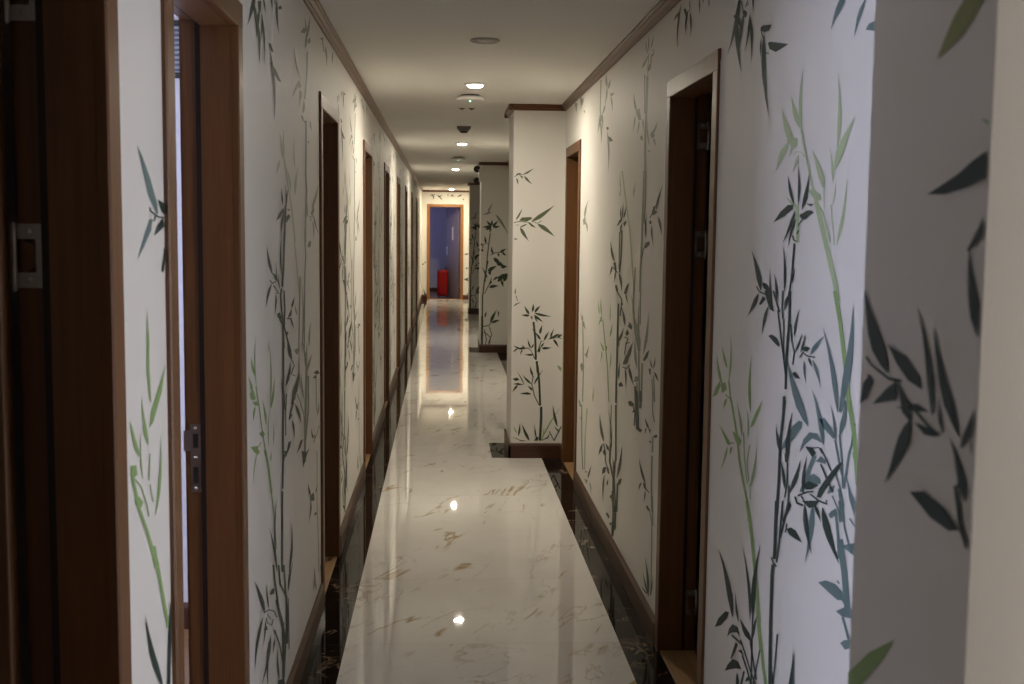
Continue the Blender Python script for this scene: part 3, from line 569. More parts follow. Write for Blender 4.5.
('L',[5764,920,5773,912,5784,900,5791,887,5801,870,5819,852,5788,871,5763,889,5752,903,5753,914,5760,921]),
('L',[5473,867,5455,879,5438,896,5434,913,5441,933,5457,952,5456,932,5464,910,5473,892,5476,877,5477,867]),
('M',[6633,990,6526,1009,6438,967,6547,978]),
('M',[6396,815,6368,826,6337,841,6318,857,6299,876,6270,896,6330,874,6384,852,6413,835,6415,822,6405,814]),
('M',[6484,825,6365,848,6338,822]),
('M',[6685,742,6602,767,6474,757,6594,713]),
('M',[6618,1032,6534,740,6549,548,6508,554,6493,745,6576,1035]),
('M',[6590,1004,6594,1010,6606,1018,6630,1026,6661,1036,6685,1047,6682,1034,6673,1022,6656,1013,6624,1007,6596,1003]),
('K',[6099,615,6073,628,6050,647,6046,664,6057,683,6078,702,6081,680,6095,657,6107,639,6109,623,6106,614]),
('F',[4339,1003,4342,1008,4350,1014,4366,1020,4386,1028,4402,1036,4398,1026,4390,1016,4379,1009,4360,1005,4343,1003]),
('F',[4423,993,4378,998,4375,972,4406,975]),
('F',[4305,994,4301,989,4289,983,4266,978,4236,973,4210,967,4220,976,4233,985,4250,991,4277,994,4301,995]),
('F',[4321,1005,4307,1012,4293,1022,4288,1032,4288,1043,4292,1055,4300,1042,4312,1029,4322,1019,4325,1010,4324,1005]),
('M',[4332,977,4302,882,4276,886,4307,981]),
('M',[4364,960,4334,877,4316,880,4345,962]),
('F',[5273,789,5282,731,5233,738,5225,795]),
('F',[5281,722,5247,468,5199,478,5232,730]),
('M',[5412,703,5445,513,5411,519,5378,708]),
('F',[5620,489,5628,505,5652,526,5698,545,5756,571,5798,600,5799,563,5785,529,5752,506,5689,492,5632,487]),
('F',[5822,384,5762,436,5668,471,5695,431]),
('F',[5576,493,5455,494,5440,476,5524,472]),
('F',[5663,429,5603,457,5539,444,5598,424]),
('F',[5655,473,5588,443,5582,400,5455,374,5423,383,5547,408,5552,450,5619,481]),
('F',[5679,315,5652,352,5531,385,5557,350]),
('F',[5530,377,5441,395,5408,373,5467,364]),
('F',[5589,330,5620,307,5649,275,5654,246,5639,214,5610,185,5613,220,5601,258,5587,289,5582,315,5582,331]),
('F',[5428,516,5446,428,5321,370,5301,217,5246,231,5266,382,5388,440,5371,526]),
('F',[5271,463,5288,377,5214,243,5172,254,5244,387,5228,472]),
('F',[5181,401,5131,429,5079,466,5054,501,5046,541,5051,578,5079,535,5123,489,5161,451,5182,419,5191,399]),
('F',[5167,379,5117,410,5032,434,5064,402,5145,376]),
('F',[5365,503,5354,528,5354,563,5378,596,5433,635,5508,671,5452,632,5417,589,5399,554,5382,522,5370,502]),
('F',[5293,393,5279,407,5270,425,5278,441,5302,459,5335,475,5321,455,5316,433,5314,416,5306,401,5298,392]),
('F',[5395,270,5339,291,5255,303,5281,280,5365,265]),
('F',[5485,301,5468,308,5453,317,5450,325,5450,334,5446,343,5474,329,5499,316,5511,306,5505,301,5492,299]),
('F',[5341,265,5250,229,5188,246,5276,282]),
('F',[5183,376,5192,244,5140,257,5130,387]),
('F',[4748,861,4717,793,4684,711,4608,725,4640,805,4670,873]),
('F',[4628,878,4619,808,4570,816,4578,885]),
('F',[4915,789,4837,808,4746,807,4766,793,4867,781]),
('F',[4781,790,4734,769,4749,715,4719,720,4703,774,4751,796]),
('F',[4808,764,4721,789,4697,778]),
('F',[4667,714,4626,732,4534,734,4582,716]),
('M',[4343,918,4333,839,4292,806,4267,810,4308,843,4318,921]),
('F',[4384,764,4389,769,4402,776,4427,781,4460,787,4489,794,4478,782,4464,772,4445,765,4415,763,4389,762]),
('F',[4446,760,4460,754,4474,747,4480,741,4481,733,4480,726,4468,735,4454,744,4444,751,4441,757,4443,760]),
('F',[4406,763,4349,769,4365,750]),
('F',[4291,756,4221,773,4209,764,4265,751]),
('F',[4388,718,4343,727,4342,715]),
('M',[4325,747,4325,686,4292,693,4292,753]),
('M',[4331,672,4331,550,4308,461,4275,469,4297,558,4298,678]),
('F',[4433,541,4447,551,4473,564,4513,577,4562,593,4602,611,4585,587,4559,565,4527,550,4480,542,4439,540]),
('F',[4539,525,4558,517,4578,507,4588,498,4592,487,4593,477,4575,490,4554,503,4539,514,4534,521,4534,526]),
('F',[4496,534,4436,541,4414,518,4474,518]),
('F',[4442,511,4451,504,4459,493,4462,483,4466,469,4474,455,4453,472,4436,488,4428,500,4432,508,4439,512]),
('F',[4484,522,4365,521,4347,527,4465,528]),
('F',[4418,458,4368,467,4340,457,4385,449]),
('M',[6593,524,6562,306,6499,167,6450,177,6512,315,6542,531]),
('M',[6745,537,6655,535,6566,518,6677,501]),
('F',[6643,450,6556,449,6555,439]),
('K',[6350,541,6409,384,6421,183,6366,194,6353,394,6295,549]),
('F',[6226,175,6197,189,6162,210,6139,229,6113,253,6078,278,6142,248,6201,218,6235,197,6242,181,6235,173]),
('F',[6353,192,6274,204,6327,183]),
('M',[6387,140,6229,165,6304,129]),
('M',[6157,171,6157,163,6149,152,6129,143,6103,133,6085,120,6079,139,6079,155,6091,166,6120,171,6150,172]),
('F',[5336,309,5305,208,5319,96,5253,114,5239,224,5269,324]),
('F',[5223,286,5232,152,5184,164,5175,297]),
('F',[5395,270,5339,291,5255,303,5281,280,5353,267]),
('F',[5518,155,5460,177,5382,176,5409,157]),
('F',[5406,136,5322,164,5320,146]),
('M',[4359,462,4297,423,4281,149,4260,156,4275,429,4337,468]),
('F',[4417,455,4387,468,4328,456,4354,453]),
('M',[4301,523,4279,414,4254,421,4275,529]),
('F',[4322,130,4309,153,4306,183,4324,209,4365,236,4420,259,4387,229,4369,194,4357,166,4341,142,4328,128]),
('F',[4304,135,4319,142,4344,152,4378,160,4419,172,4451,187,4434,167,4410,149,4380,139,4341,134,4308,134]),
('F',[4286,141,4268,156,4249,177,4240,196,4239,216,4243,236,4251,213,4265,188,4278,168,4286,151,4290,140]),
('F',[4343,130,4355,131,4378,130,4408,127,4447,123,4484,120,4458,118,4430,118,4402,119,4370,124,4346,129]),
('F',[3972,2254,3997,2255,4028,2255,4050,2252,4071,2245,4089,2238,4056,2241,4020,2243,3993,2245,3976,2249,3968,2253]),
('F',[3965,2273,3988,2260,4013,2239,4024,2211,4023,2174,4011,2134,4010,2171,3996,2206,3981,2232,3968,2256,3961,2273]),
('F',[3922,2250,3883,2245,3856,2223,3880,2218]),
('F',[3847,2233,3865,2227,3883,2217,3890,2203,3889,2183,3882,2162,3875,2180,3861,2197,3849,2210,3844,2223,3843,2232]),
('F',[3818,2224,3817,2213,3813,2197,3805,2179,3797,2157,3796,2135,3787,2155,3783,2176,3787,2193,3801,2211,3815,2223]),
('F',[3835,2260,3823,2236,3840,2228,3830,2226,3812,2234,3824,2258]),
('F',[3683,2239,3684,2233,3683,2224,3679,2213,3674,2200,3672,2187,3665,2198,3661,2210,3663,2220,3672,2231,3681,2238]),
('F',[3629,2232,3630,2230,3629,2226,3626,2222,3621,2216,3618,2211,3615,2215,3614,2220,3616,2224,3622,2228,3627,2232]),
('F',[3539,2211,3543,2208,3547,2204,3546,2197,3541,2189,3534,2180,3536,2188,3535,2195,3534,2201,3536,2207,3537,2211]),
('M',[4601,2196,4622,2194,4651,2189,4677,2183,4708,2175,4745,2168,4693,2172,4647,2176,4617,2182,4601,2189,4597,2195]),
('M',[4535,2217,4518,2220,4498,2226,4487,2235,4481,2247,4479,2261,4491,2249,4509,2239,4524,2231,4533,2223,4538,2217]),
('M',[4598,2204,4603,2211,4613,2222,4628,2235,4647,2252,4661,2267,4659,2253,4652,2238,4640,2226,4619,2213,4601,2204]),
('M',[4573,2209,4571,2217,4572,2229,4576,2243,4580,2260,4578,2277,4591,2262,4599,2247,4599,2233,4588,2220,4576,2210]),
('M',[4530,2181,4510,2179,4487,2179,4471,2181,4457,2186,4445,2190,4470,2189,4497,2188,4517,2187,4529,2184,4534,2182]),
('M',[4495,2198,4487,2197,4478,2198,4472,2199,4466,2201,4459,2203,4473,2203,4487,2203,4495,2202,4498,2200,4497,2198]),
('M',[4581,2202,4601,2155,4594,2099,4578,2097,4585,2153,4565,2199]),
('M',[4522,2189,4527,2183,4534,2173,4537,2162,4542,2148,4552,2135,4531,2147,4514,2159,4508,2169,4511,2180,4518,2188]),
],
'P1': [
('O',[511,1873,521,1875,536,1880,550,1889,567,1903,583,1917,564,1907,545,1898,530,1890,518,1881,510,1874]),
('O',[463,1877,493,1886,497,1878,467,1871]),
('O',[516,1865,520,1855,526,1842,538,1832,554,1821,571,1811,559,1825,547,1841,538,1853,526,1861,518,1866]),
('O',[484,1873,510,1861,506,1846]),
('O',[467,1852,466,1846,467,1837,470,1828,475,1817,478,1805,479,1818,479,1830,477,1839,472,1847,468,1852]),
('O',[456,1858,476,1871,510,1872,510,1876,475,1875,453,1862]),
('O',[571,1570,594,1576,626,1589,655,1612,688,1645,720,1680,681,1654,641,1631,609,1611,584,1589,569,1573]),
('O',[608,1553,619,1539,638,1521,662,1507,694,1490,724,1472,701,1500,676,1526,654,1544,629,1553,610,1556]),
('O',[488,1575,505,1596,565,1599,574,1588,540,1571]),
('O',[467,1578,476,1586,486,1598,494,1614,502,1635,508,1656,497,1637,485,1619,476,1604,469,1589,466,1579]),
('O',[493,1536,531,1554,540,1550,506,1532]),
('O',[494,1531,495,1516,501,1497,514,1479,533,1460,554,1441,541,1465,530,1490,520,1509,507,1524,496,1533]),
('O',[540,1567,561,1563,601,1529,570,1537]),
('O',[454,1559,488,1568,540,1564,540,1569,488,1573,453,1564]),
('O',[569,1569,609,1557,636,1575,633,1578,609,1561,571,1573]),
('O',[458,1544,484,1549,488,1545]),
('O',[456,1456,459,1453,463,1451,468,1451,474,1452,481,1452,475,1456,469,1459,465,1461,460,1460,456,1457]),
('O',[467,1092,469,1097,471,1106,471,1115,471,1127,472,1138,468,1127,464,1116,463,1107,464,1098,466,1092]),
('O',[470,1084,482,1045,486,1047,474,1085]),
('O',[455,1011,469,1030,507,1042,492,1032]),
('E',[563,962,562,971,558,982,549,993,538,1006,527,1019,532,1002,537,986,543,974,553,965,562,961]),
('E',[583,977,588,983,593,993,594,1005,591,1020,589,1035,585,1021,580,1007,578,995,578,985,581,977]),
('E',[598,973,605,976,614,983,621,993,628,1007,635,1020,622,1012,609,1003,601,994,597,983,596,974]),
('E',[597,969,609,960,629,952,652,948,681,947,710,947,682,954,654,962,632,968,611,971,597,971]),
('E',[563,955,556,959,547,962,536,961,522,959,508,957,522,952,535,947,546,945,556,948,563,953]),
('E',[593,957,597,947,606,935,619,926,637,917,656,909,642,923,628,938,616,949,604,955,594,959]),
('E',[574,950,572,946,572,941,575,935,579,929,582,923,583,931,584,938,583,944,579,948,575,950]),
('E',[597,946,597,939,600,931,605,922,613,913,621,904,616,915,612,926,608,935,602,942,598,947]),
('E',[583,911,596,806,602,659,616,659,610,807,597,912]),
('E',[608,650,615,572,629,574,622,652]),
('E',[599,846,599,850,596,855,592,860,586,864,579,869,583,862,587,856,591,850,595,847,598,845]),
('E',[639,792,638,801,634,813,626,824,613,835,599,846,607,831,615,816,622,804,630,796,638,791]),
('E',[635,830,640,837,645,847,647,860,647,876,649,892,640,878,632,863,628,851,630,839,633,830]),
('E',[663,787,669,793,677,803,683,817,689,834,696,850,683,837,671,823,664,811,661,798,661,788]),
('E',[623,712,645,782,658,781,658,787,640,785,617,714]),
('E',[647,736,655,731,667,728,681,730,697,735,713,741,696,742,679,744,666,745,654,742,647,738]),
('E',[705,799,710,807,715,819,718,834,722,852,727,870,717,853,708,837,703,823,702,809,704,800]),
('E',[689,792,704,807,743,831,766,831,743,811]),
('E',[723,795,724,787,729,776,737,766,749,754,760,741,755,758,749,774,743,785,733,793,725,796]),
('E',[751,807,757,807,765,809,771,815,778,823,785,831,774,829,764,826,756,822,752,815,750,808]),
('E',[705,798,751,806,782,798,782,802,751,809,704,801]),
('E',[643,744,648,746,654,751,658,758,661,767,666,776,657,770,649,764,644,758,642,751,642,745]),
('E',[629,705,633,710,637,718,639,728,640,740,643,752,635,742,629,731,625,722,625,713,627,706]),
('E',[604,668,579,722,558,739,511,739,511,734,557,734,575,720,599,665]),
('E',[574,737,574,745,571,757,566,769,559,783,553,799,554,782,556,765,560,753,566,743,572,736]),
('E',[577,736,582,738,588,743,591,749,594,758,596,768,590,761,583,754,579,748,577,742,576,737]),
('E',[593,695,586,697,575,699,564,698,549,695,535,694,549,689,564,686,576,685,586,689,593,693]),
('E',[492,736,519,744,542,733,511,725]),
('E',[511,729,506,734,497,741,485,745,471,750,457,755,468,745,481,736,491,730,503,728,511,728]),
('E',[487,737,482,735,475,731,468,725,461,717,453,709,464,713,474,718,481,723,486,730,488,736]),
('E',[518,725,514,722,509,716,507,709,505,699,504,690,509,698,514,706,518,713,519,719,519,724]),
('E',[535,737,534,741,531,746,527,750,520,755,515,760,518,752,521,745,524,740,529,737,534,736]),
('L',[782,598,780,603,776,610,769,615,760,620,750,624,757,616,763,608,769,602,776,598,781,597]),
('E',[614,618,627,501,635,352,649,353,641,502,628,620]),
('E',[640,345,641,266,635,117,652,116,658,266,657,345]),
('E',[592,549,592,558,591,571,585,585,577,602,571,619,571,600,572,581,576,567,583,555,590,548]),
('E',[587,556,599,545,590,537]),
('E',[588,549,581,494,587,493,594,548]),
('E',[600,493,608,504,619,522,629,542,642,567,657,592,638,570,621,547,609,527,602,508,599,494]),
('E',[581,498,575,507,566,520,553,531,536,545,521,560,532,541,544,523,556,510,569,501,579,497]),
('E',[534,494,531,506,524,522,515,539,501,560,486,579,498,558,509,536,518,519,527,503,533,493]),
('E',[455,532,486,540,502,525,475,517]),
('E',[459,497,490,505,533,493,498,489]),
('E',[490,490,482,487,473,481,466,471,461,457,456,442,466,453,477,463,485,472,490,481,491,489]),
('E',[589,455,588,462,584,470,578,475,567,481,557,486,563,477,569,467,575,460,582,456,588,454]),
('E',[581,432,571,437,557,442,542,441,522,437,503,432,522,430,542,427,557,425,571,427,581,430]),
('E',[581,493,601,414,634,351,639,354,607,416,587,494]),
('E',[499,147,505,158,511,174,512,192,511,215,509,238,505,216,500,193,497,175,496,159,497,148]),
('L',[491,168,489,174,485,184,478,194,470,206,462,219,467,204,471,190,477,180,484,172,490,167]),
('E',[574,117,571,132,564,154,551,177,535,205,521,234,527,202,535,170,545,146,559,127,572,116]),
('E',[620,132,620,144,619,161,615,179,610,203,607,227,606,202,606,178,608,159,614,143,619,132]),
('E',[475,132,518,120,557,116,518,112]),
('L',[462,137,494,126,495,130,464,142]),
('E',[761,211,759,230,755,257,746,287,735,323,726,361,727,322,730,283,737,253,748,227,758,211]),
('L',[652,116,667,145,690,188,715,236,748,296,785,353,744,298,707,241,681,193,661,148,651,116]),
('E',[651,116,690,140,713,171,698,132]),
('E',[604,116,620,144,635,140,628,116]),
('E',[702,178,735,115,740,118,708,181]),
('E',[741,114,787,209,780,213,734,118]),
('E',[776,172,773,179,766,188,758,197,746,207,736,219,743,205,751,191,759,182,768,175,775,171]),
('L',[782,581,780,587,776,596,770,603,760,612,750,619,757,609,764,598,769,590,776,584,781,580]),
('L',[662,116,673,195,667,196,656,117]),
],
'P2': [
('E',[576,1552,561,1558,539,1562,515,1557,485,1547,456,1540,487,1532,517,1526,542,1526,563,1536,576,1547]),
('E',[569,1559,568,1571,561,1586,548,1596,529,1608,511,1621,519,1599,528,1578,538,1565,553,1558,567,1556]),
('E',[578,1558,585,1567,591,1582,590,1598,583,1618,575,1637,572,1617,567,1597,564,1581,569,1567,574,1558]),
('E',[586,1548,601,1551,619,1559,632,1575,644,1598,656,1622,635,1607,613,1593,596,1581,587,1564,583,1551]),
('E',[593,1540,604,1532,621,1527,638,1530,659,1540,681,1551,658,1553,635,1557,617,1558,602,1551,592,1544]),
('E',[567,1535,555,1539,539,1540,526,1532,511,1517,496,1501,516,1505,537,1507,552,1511,563,1522,569,1532]),
('E',[567,1526,560,1521,552,1512,549,1500,548,1485,545,1469,556,1481,567,1493,573,1504,573,1516,570,1525]),
('M',[528,1708,539,1722,552,1744,563,1771,575,1804,590,1837,567,1808,546,1779,532,1754,526,1728,525,1709]),
('M',[574,1727,559,1726,536,1723,513,1714,484,1702,454,1692,486,1693,518,1696,542,1702,562,1713,575,1724]),
('M',[621,1693,636,1662,662,1618,696,1572,739,1515,778,1456,750,1522,719,1587,689,1635,653,1673,625,1695]),
('E',[554,1470,532,1310,517,1149,495,875,508,874,530,1148,545,1308,567,1469]),
('E',[507,1341,513,1354,516,1372,512,1391,501,1414,489,1437,490,1412,489,1387,490,1368,497,1351,504,1340]),
('E',[467,1309,471,1316,472,1325,467,1332,458,1340,449,1348,447,1336,446,1323,447,1315,455,1310,464,1308]),
('E',[454,1242,492,1338,546,1337,546,1345,487,1343,446,1245]),
('E',[475,1245,477,1253,477,1261,471,1267,460,1271,450,1276,453,1266,455,1255,459,1247,466,1244,473,1243]),
('E',[597,1214,599,1227,599,1245,591,1263,580,1286,570,1309,569,1283,569,1258,572,1238,583,1222,594,1213]),
('E',[566,1193,621,1225,709,1234,708,1243,618,1234,561,1201]),
('E',[677,1228,691,1229,709,1233,725,1245,744,1263,764,1279,738,1275,712,1269,693,1261,681,1246,675,1232]),
('E',[707,1237,707,1226,712,1213,723,1205,740,1197,757,1191,748,1206,739,1221,731,1232,719,1238,709,1240]),
('E',[658,1222,652,1215,648,1207,651,1199,660,1190,668,1182,671,1193,674,1204,675,1212,669,1219,661,1222]),
('E',[602,1163,605,1142,615,1120,637,1106,669,1095,701,1086,682,1111,664,1139,647,1158,624,1166,606,1167]),
('E',[534,1001,551,1002,573,1009,592,1025,614,1048,637,1069,605,1062,574,1054,552,1043,538,1023,531,1006]),
('E',[694,1051,705,1041,720,1036,736,1041,755,1052,774,1062,753,1071,732,1079,715,1080,702,1069,693,1056]),
('E',[510,939,512,953,510,972,503,991,490,1013,476,1035,483,1011,488,986,493,966,501,949,508,939]),
('E',[657,874,677,877,701,887,716,909,730,940,743,973,716,953,688,935,667,918,656,896,653,877]),
('E',[730,875,745,882,762,896,770,917,776,946,783,973,759,955,736,936,722,918,721,896,725,878]),
('E',[524,1130,485,888,463,677,462,450,478,450,479,677,501,886,540,1128]),
('E',[457,450,455,93,481,92,483,450]),
('E',[635,1111,642,1092,656,1072,678,1066,710,1066,742,1067,719,1086,697,1108,678,1122,656,1122,638,1117]),
('E',[534,998,552,999,575,1005,596,1021,620,1045,645,1066,611,1059,578,1051,555,1040,539,1020,532,1002]),
('E',[527,920,526,940,519,967,505,994,484,1025,460,1056,475,1021,488,986,499,957,513,934,524,919]),
('E',[533,984,581,1017,566,952]),
('E',[638,921,711,970,775,978,768,914,679,905]),
('E',[645,938,635,936,624,930,616,919,607,903,598,888,616,895,632,903,643,911,647,924,648,936]),
('E',[581,889,572,883,562,873,556,859,550,841,542,823,558,836,573,849,582,861,584,876,583,887]),
('E',[551,804,567,798,589,795,613,802,642,814,672,824,640,831,608,836,584,835,563,823,550,809]),
('E',[702,888,696,876,694,859,701,844,714,826,729,808,727,830,727,852,724,869,715,882,705,889]),
('E',[499,724,555,837,586,918,577,922,546,841,490,728]),
('E',[507,434,513,443,519,457,520,473,520,495,521,515,511,496,501,477,497,461,499,445,504,434]),
('E',[573,369,590,385,609,412,621,446,634,490,650,533,619,497,590,461,572,430,567,396,569,371]),
('E',[666,516,662,507,660,492,662,476,665,456,667,435,673,456,677,476,678,492,673,507,668,516]),
('E',[588,368,603,364,623,365,643,375,667,390,692,403,663,404,634,404,612,400,596,386,586,372]),
('E',[483,315,558,332,592,383,582,389,552,342,481,326]),
('E',[494,287,519,158,504,94,513,91,529,158,503,289]),
('E',[550,319,583,224,536,94,545,91,593,223,560,322]),
('E',[487,251,567,188,559,110,571,109,577,193,494,260]),
],
'EW': [
('F',[-230,2210,-241,2216,-256,2220,-273,2216,-293,2208,-313,2198,-292,2198,-271,2196,-254,2196,-239,2201,-229,2207]),
('F',[-231,2218,-238,2207,-244,2189,-246,2168,-246,2142,-248,2115,-236,2140,-225,2164,-220,2185,-223,2204,-228,2218]),
('F',[-295,2230,-202,2222,-201,2233,-294,2241]),
('F',[-126,2171,-113,2172,-98,2177,-84,2188,-69,2205,-52,2220,-75,2215,-97,2209,-113,2201,-123,2187,-128,2174]),
('F',[-107,2193,-113,2202,-123,2211,-137,2217,-156,2222,-174,2228,-161,2213,-147,2199,-135,2190,-120,2188,-109,2190]),
('F',[-109,2172,-106,2162,-98,2149,-85,2140,-68,2129,-52,2118,-61,2137,-71,2155,-81,2166,-95,2172,-107,2174]),
('F',[68,2249,64,2241,61,2228,64,2215,71,2200,79,2185,79,2201,80,2218,80,2231,75,2242,70,2250]),
('F',[152,2231,154,2221,160,2209,171,2199,186,2188,200,2177,194,2195,187,2212,178,2224,165,2231,154,2233]),
('F',[152,2232,145,2229,138,2222,134,2212,130,2198,126,2185,137,2194,148,2203,155,2212,156,2223,154,2231]),
('F',[304,2204,317,2202,333,2203,347,2212,363,2227,378,2244,357,2238,336,2234,320,2228,309,2218,302,2207]),
('F',[321,2217,312,2218,300,2216,290,2209,278,2197,266,2187,283,2188,299,2190,311,2195,319,2205,322,2214]),
('F',[416,2144,410,2148,402,2150,395,2146,387,2139,379,2132,389,2129,400,2126,408,2127,413,2133,416,2141]),
('F',[-430,756,-438,763,-449,767,-460,764,-473,754,-486,744,-471,742,-456,739,-444,738,-435,745,-429,753]),
('F',[-419,772,-411,773,-401,777,-395,786,-389,799,-383,811,-397,806,-410,801,-419,794,-422,784,-421,774]),
('F',[-406,59,-402,81,-401,113,-410,147,-427,188,-446,228,-439,185,-435,141,-430,107,-420,77,-410,58]),
('F',[-407,58,-396,67,-386,82,-381,102,-380,127,-380,153,-390,130,-402,108,-409,89,-411,71,-410,59]),
('F',[455,666,464,658,477,653,490,657,505,667,520,678,503,681,485,686,472,687,461,679,454,670]),
('F',[427,440,437,427,455,413,479,407,511,402,541,396,517,418,492,438,470,449,446,449,429,444]),
('F',[466,441,475,436,490,433,504,437,522,446,541,452,521,458,501,462,486,462,473,454,465,444]),
('F',[434,967,448,960,468,956,488,961,513,974,537,989,510,989,483,990,462,989,444,980,433,971]),
('F',[488,83,497,90,506,102,511,119,515,139,520,160,505,144,492,127,484,112,483,96,485,84]),
],
}

# ------------------------------------------------------------------ helpers
R = math.radians
scene = bpy.context.scene
col = scene.collection
random.seed(4)

def link(name, mesh, parent=None):
    o = bpy.data.objects.new(name, mesh)
    col.objects.link(o)
    if parent: o.parent = parent
    return o

def tag(o, label, cat, group=None, kind=None):
    o['label'] = label; o['category'] = cat
    if group: o['group'] = group
    if kind: o['kind'] = kind
    return o

def empty(name, loc):
    o = link(name, None); o.location = loc; o.empty_display_size = .1
    return o

class MB:
    """collects geometry for ONE mesh object"""
    def __init__(s): s.bm = bmesh.new()
    def face(s, pts, mi=0, smooth=False):
        f = s.bm.faces.new([s.bm.verts.new(p) for p in pts]); f.material_index = mi; f.smooth = smooth; return f
    def box(s, a, b, mi=0, bevel=0):
        (x0, y0, z0), (x1, y1, z1) = a, b
        x0, x1 = min(x0, x1), max(x0, x1); y0, y1 = min(y0, y1), max(y0, y1); z0, z1 = min(z0, z1), max(z0, z1)
        v = [s.bm.verts.new(p) for p in ((x0,y0,z0),(x1,y0,z0),(x1,y1,z0),(x0,y1,z0),(x0,y0,z1),(x1,y0,z1),(x1,y1,z1),(x0,y1,z1))]
        fs = [s.bm.faces.new([v[i] for i in q]) for q in ((3,2,1,0),(4,5,6,7),(0,1,5,4),(1,2,6,5),(2,3,7,6),(3,0,4,7))]
        for f in fs: f.material_index = mi
        if bevel:
            es = list({e for f in fs for e in f.edges})
            r = bmesh.ops.bevel(s.bm, geom=es, offset=bevel, segments=2, affect='EDGES', profile=.5)
            for f in r['faces']: f.material_index = mi
        return fs
    def prism(s, prof, axis, a, b, mi=0):
        """profile (list of 2D points) extruded along axis 'x' or 'y' or 'z' from a to b"""
        def P(p, t):
            return {'y': (p[0], t, p[1]), 'x': (t, p[0], p[1]), 'z': (p[0], p[1], t)}[axis]
        A = [s.bm.verts.new(P(p, a)) for p in prof]; B = [s.bm.verts.new(P(p, b)) for p in prof]
        n = len(prof)
        for i in range(n):
            f = s.bm.faces.new((A[i], A[(i+1) % n], B[(i+1) % n], B[i])); f.material_index = mi
        f = s.bm.faces.new(A[::-1]); f.material_index = mi
        f = s.bm.faces.new(B); f.material_index = mi
    def lathe(s, prof, n=32, c=(0, 0, 0), mi=0, axis='z'):
        def P(r, z, t):
            q = (r*math.cos(t), r*math.sin(t), z)
            if axis == 'x': q = (z, q[0], q[1])
            if axis == 'y': q = (q[0], z, q[1])
            return (c[0]+q[0], c[1]+q[1], c[2]+q[2])
        rings = []
        for r, z in prof:
            rings.append([s.bm.verts.new(P(r, z, 2*math.pi*k/n)) for k in range(n)] if r > 1e-6 else [s.bm.verts.new(P(0, z, 0))])
        for p, q in zip(rings, rings[1:]):
            for k in range(n):
                k2 = (k+1) % n
                if len(p) == 1 and len(q) == 1: continue
                if len(p) == 1: vs = (p[0], q[k2], q[k])
                elif len(q) == 1: vs = (p[k], p[k2], q[0])
                else: vs = (p[k], p[k2], q[k2], q[k])
                f = s.bm.faces.new(vs); f.smooth = True; f.material_index = mi
    def tube(s, pts, r, n=10, mi=0):
        pts = [Vector(p) for p in pts]; rings = []
        for i, p in enumerate(pts):
            d = (pts[min(i+1, len(pts)-1)]-pts[max(i-1, 0)]).normalized()
            a = d.orthogonal().normalized() if i == 0 else (a - d*a.dot(d)).normalized()
            b = d.cross(a)
            rings.append([s.bm.verts.new(p+(a*math.cos(2*math.pi*k/n)+b*math.sin(2*math.pi*k/n))*r) for k in range(n)])
        for p, q in zip(rings, rings[1:]):
            for k in range(n):
                f = s.bm.faces.new((p[k], p[(k+1) % n], q[(k+1) % n], q[k])); f.smooth = True; f.material_index = mi
        f = s.bm.faces.new(rings[0][::-1]); f.material_index = mi
        f = s.bm.faces.new(rings[-1]); f.material_index = mi
    def build(s, name, mats, parent=None, recalc=True):
        if recalc: bmesh.ops.recalc_face_normals(s.bm, faces=s.bm.faces[:])
        me = bpy.data.meshes.new(name); s.bm.to_mesh(me); s.bm.free()
        for m in (mats if isinstance(mats, (list, tuple)) else [mats]): me.materials.append(m)
        return link(name, me, parent)

# ------------------------------------------------------------------ materials
def newmat(name):
    m = bpy.data.materials.new(name); m.use_nodes = True
    nt = m.node_tree; return m, nt, nt.nodes['Principled BSDF']

def N(nt, t, **kw):
    n = nt.nodes.new(t)
    for k, v in kw.items(): setattr(n, k, v)
    return n

def plain(name, c, rough=.5, metal=0, spec=.5, emit=None, strength=0):
    m, nt, b = newmat(name)
    b.inputs['Base Color'].default_value = (*c, 1); b.inputs['Roughness'].default_value = rough
    b.inputs['Metallic'].default_value = metal; b.inputs['Specular IOR Level'].default_value = spec
    if emit: b.inputs['Emission Color'].default_value = (*emit, 1); b.inputs['Emission Strength'].default_value = strength
    return m

def lamp_mat(name, c, s):
    return plain(name, (.8, .8, .8), .4, emit=c, strength=s)

def ramp(nt, fac, stops):
    r = N(nt, 'ShaderNodeValToRGB'); e = r.color_ramp.elements
    e[0].position, e[0].color = stops[0][0], (*stops[0][1], 1)
    e[1].position, e[1].color = stops[-1][0], (*stops[-1][1], 1)
    for p, c in stops[1:-1]:
        x = e.new(p); x.color = (*c, 1)
    nt.links.new(fac, r.inputs['Fac']); return r.outputs['Color']

def noise(nt, vec, scale, detail=4, rough=.5, dist=0):
    n = N(nt, 'ShaderNodeTexNoise'); n.inputs['Scale'].default_value = scale; n.inputs['Detail'].default_value = detail
    n.inputs['Roughness'].default_value = rough; n.inputs['Distortion'].default_value = dist
    if vec is not None: nt.links.new(vec, n.inputs['Vector'])
    return n.outputs['Fac']

def coords(nt, scale=(1, 1, 1), rot=(0, 0, 0)):
    g = N(nt, 'ShaderNodeNewGeometry'); mp = N(nt, 'ShaderNodeMapping')
    mp.inputs['Scale'].default_value = scale; mp.inputs['Rotation'].default_value = rot
    nt.links.new(g.outputs['Position'], mp.inputs['Vector']); return mp.outputs['Vector']

def math_(nt, op, a, b=None, c=None, clamp=False):
    n = N(nt, 'ShaderNodeMath', operation=op, use_clamp=clamp)
    for i, v in enumerate((a, b, c)):
        if v is None: continue
        if isinstance(v, (int, float)): n.inputs[i].default_value = v
        else: nt.links.new(v, n.inputs[i])
    return n.outputs[0]

